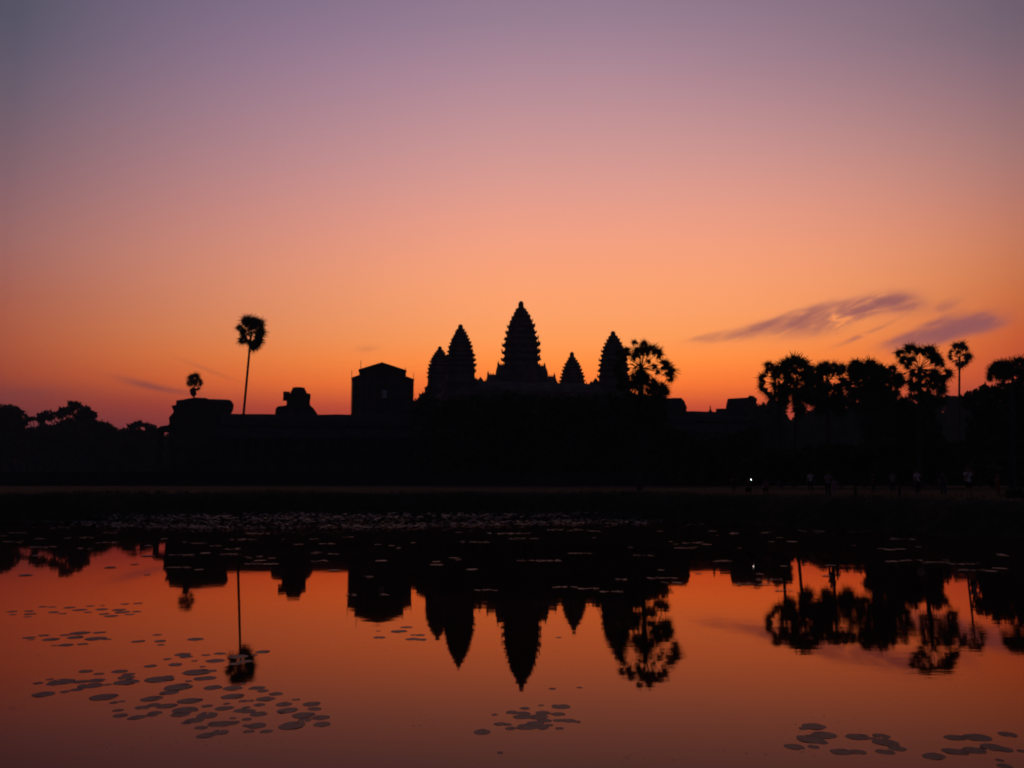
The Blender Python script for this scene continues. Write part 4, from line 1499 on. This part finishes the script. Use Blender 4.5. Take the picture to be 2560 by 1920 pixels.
    for i in range(9):
        a = -0.55 + (math.pi / 2 + 0.55) * i / 8
        rings.append([(hc.x + 0.093 * u * math.cos(a) * math.cos(q), hc.y + 0.10 * u * math.cos(a) * math.sin(q) + (0.03 * u if a < 0 else 0), hc.z + 0.112 * u * math.sin(a)) for q in [2 * math.pi * j / 14 for j in range(14)]])
    hr.loft(rings)
    hr.build('hair', M['hair'], t, True)
    for s_ in 'lr':
        a, b2 = Vector(J['an' + s_][0]), Vector(J['to' + s_][0])
        sh = MB()
        sh.tube([a + Vector((0, 0.06 * u, -0.045 * u)), a + Vector((0, -0.02 * u, -0.04 * u)), b2 + Vector((0, 0.03 * u, 0)), b2 + Vector((0, -0.06 * u, -0.005 * u))], [0.036 * u, 0.046 * u, 0.042 * u, 0.025 * u], 10)
        sh.build('shoe', M['shoe'], t, True)
    return t, J, hands, u


G1 = 'people standing on the far right bank'
white = cloth('white_cotton', (0.62, 0.62, 0.68))
grey = cloth('grey_cotton', (0.3, 0.3, 0.32))
black = cloth('black_cotton', (0.02, 0.02, 0.022))
navy = cloth('navy_denim', (0.05, 0.06, 0.10))
mag = cloth('magenta_cotton', (0.35, 0.03, 0.22))
lilac = cloth('lilac_cotton', (0.34, 0.26, 0.36))
rust = cloth('rust_cotton', (0.26, 0.07, 0.04))
pink = cloth('pink_cotton', (0.40, 0.22, 0.28))
pt = math.pi
tA, JA, hA, uA = person(1886, 66, 1.72, 'person crouching on the bank with a shining phone in one hand', black, black, 'crouch', 0.1)
person(1915, 68, 1.62, 'crouching person in a magenta top beside the shining phone', mag, black, 'crouch', -0.5)
person(1834, 84, 1.72, 'person in black standing left of the shining phone', black, black, 'stand', 0.4)
person(2026, 76, 1.78, 'person in a white shirt far back left of the lilac one', white, black, 'onehand', -0.3)
person(2069, 57, 1.62, 'person in a lilac shirt taking a picture at the bank', lilac, black, 'photo', 0.15)
person(2085, 58, 1.25, 'small child in pink beside the lilac shirted person', pink, pink, 'stand', -0.2)
person(2183, 80, 1.72, 'person all in black between the lilac and grey shirts', black, black, 'stand', 0.8)
person(2231, 70, 1.70, 'person in a grey shirt and dark trousers on the bank', grey, black, 'photo', -0.1)
person(2292, 64, 1.84, 'tall person in a white shirt and dark trousers', white, black, 'onehand', 0.5)
person(2357, 59, 1.66, 'person in a navy top behind the white shirted ones', navy, navy, 'stand', -0.4)
person(2420, 53, 1.84, 'broad person in a white shirt and black shorts with raised arms', white, black, 'photo', 0.0, True)
person(2494, 63, 1.66, 'person in rust red clothes nearest the right picture edge', rust, rust, 'stand', 0.6)
# the phone: body in the crouching person's raised hand, its lamp lit
P = at(1878, 1213, 65.3)
ph = thing('phone', 'phone with its white lamp shining towards the pond', 'phone', P, 0.1)
pmw = Vector(hA['r'][0]) * uA
Rz = Matrix.Rotation(0.1, 3, 'Z')
hand_w = tA.location + Rz @ pmw
mv = Vector((P.x, P.y + 0.03, P.z)) - hand_w
tA.location += Vector((mv.x, mv.y, 0))
ph.location.z = hand_w.z + 0.06
mb = MB()
mb.box((-0.036, -0.005, -0.075), (0.036, 0.005, 0.075))
mb.build('phone_body', M['plastic'], ph)
mb = MB()
mb.loft([[(0.03 * math.cos(a), -0.0055, 0.035 + 0.03 * math.sin(a)) for a in [2 * pt * j / 14 for j in range(14)]],
         [(0.03 * math.cos(a), -0.0085, 0.035 + 0.03 * math.sin(a)) for a in [2 * pt * j / 14 for j in range(14)]]])
mb.build('lamp', M['lamp'], ph)

# wooden posts and a low shrub at the bank
for px, Y, h_, lab in ((2137, 60, 0.95, 'dark wooden post left of the grey shirted person'), (2247, 56, 0.9, 'dark wooden post right of the grey shirted person')):
    p = at(px, 1196, Y)
    mb = MB()
    mb.loft([[(r * math.cos(a), r * math.sin(a), z) for a in [2 * pt * j / 10 for j in range(10)]] for z, r in ((-0.2, 0.1), (h_ * 0.9, 0.09), (h_ * 0.93, 0.07), (h_, 0.05))])
    o = mb.build('wooden_post', M['bark'])
    o.location = (p.x, Y, GZ)
    tag(o, lab, 'post', 'wooden posts on the bank')
broad_tree('low_shrub', 'low dark shrub on the bank at the right picture edge', 'shrub', None, [(2530, 1236, 13), (2543, 1231, 14), (2556, 1238, 13)], 54, 0.12, 0.6, seed=77)

# ------------------------------------------------------------------ thin dawn haze
m, n, out = material('dawn_haze')
pv = n.new('ShaderNodeVolumePrincipled')
pv.inputs['Color'].default_value = (0.62, 0.88, 1.0, 1)
pv.inputs['Density'].default_value = 0.00032
n.link(pv.outputs[0], out.inputs['Volume'])
mb = MB()
mb.box((-850, -800, -1.9), (850, 850, 62))
tag(mb.build('haze', m), 'thin dawn haze over the temple grounds', 'haze', kind='stuff')
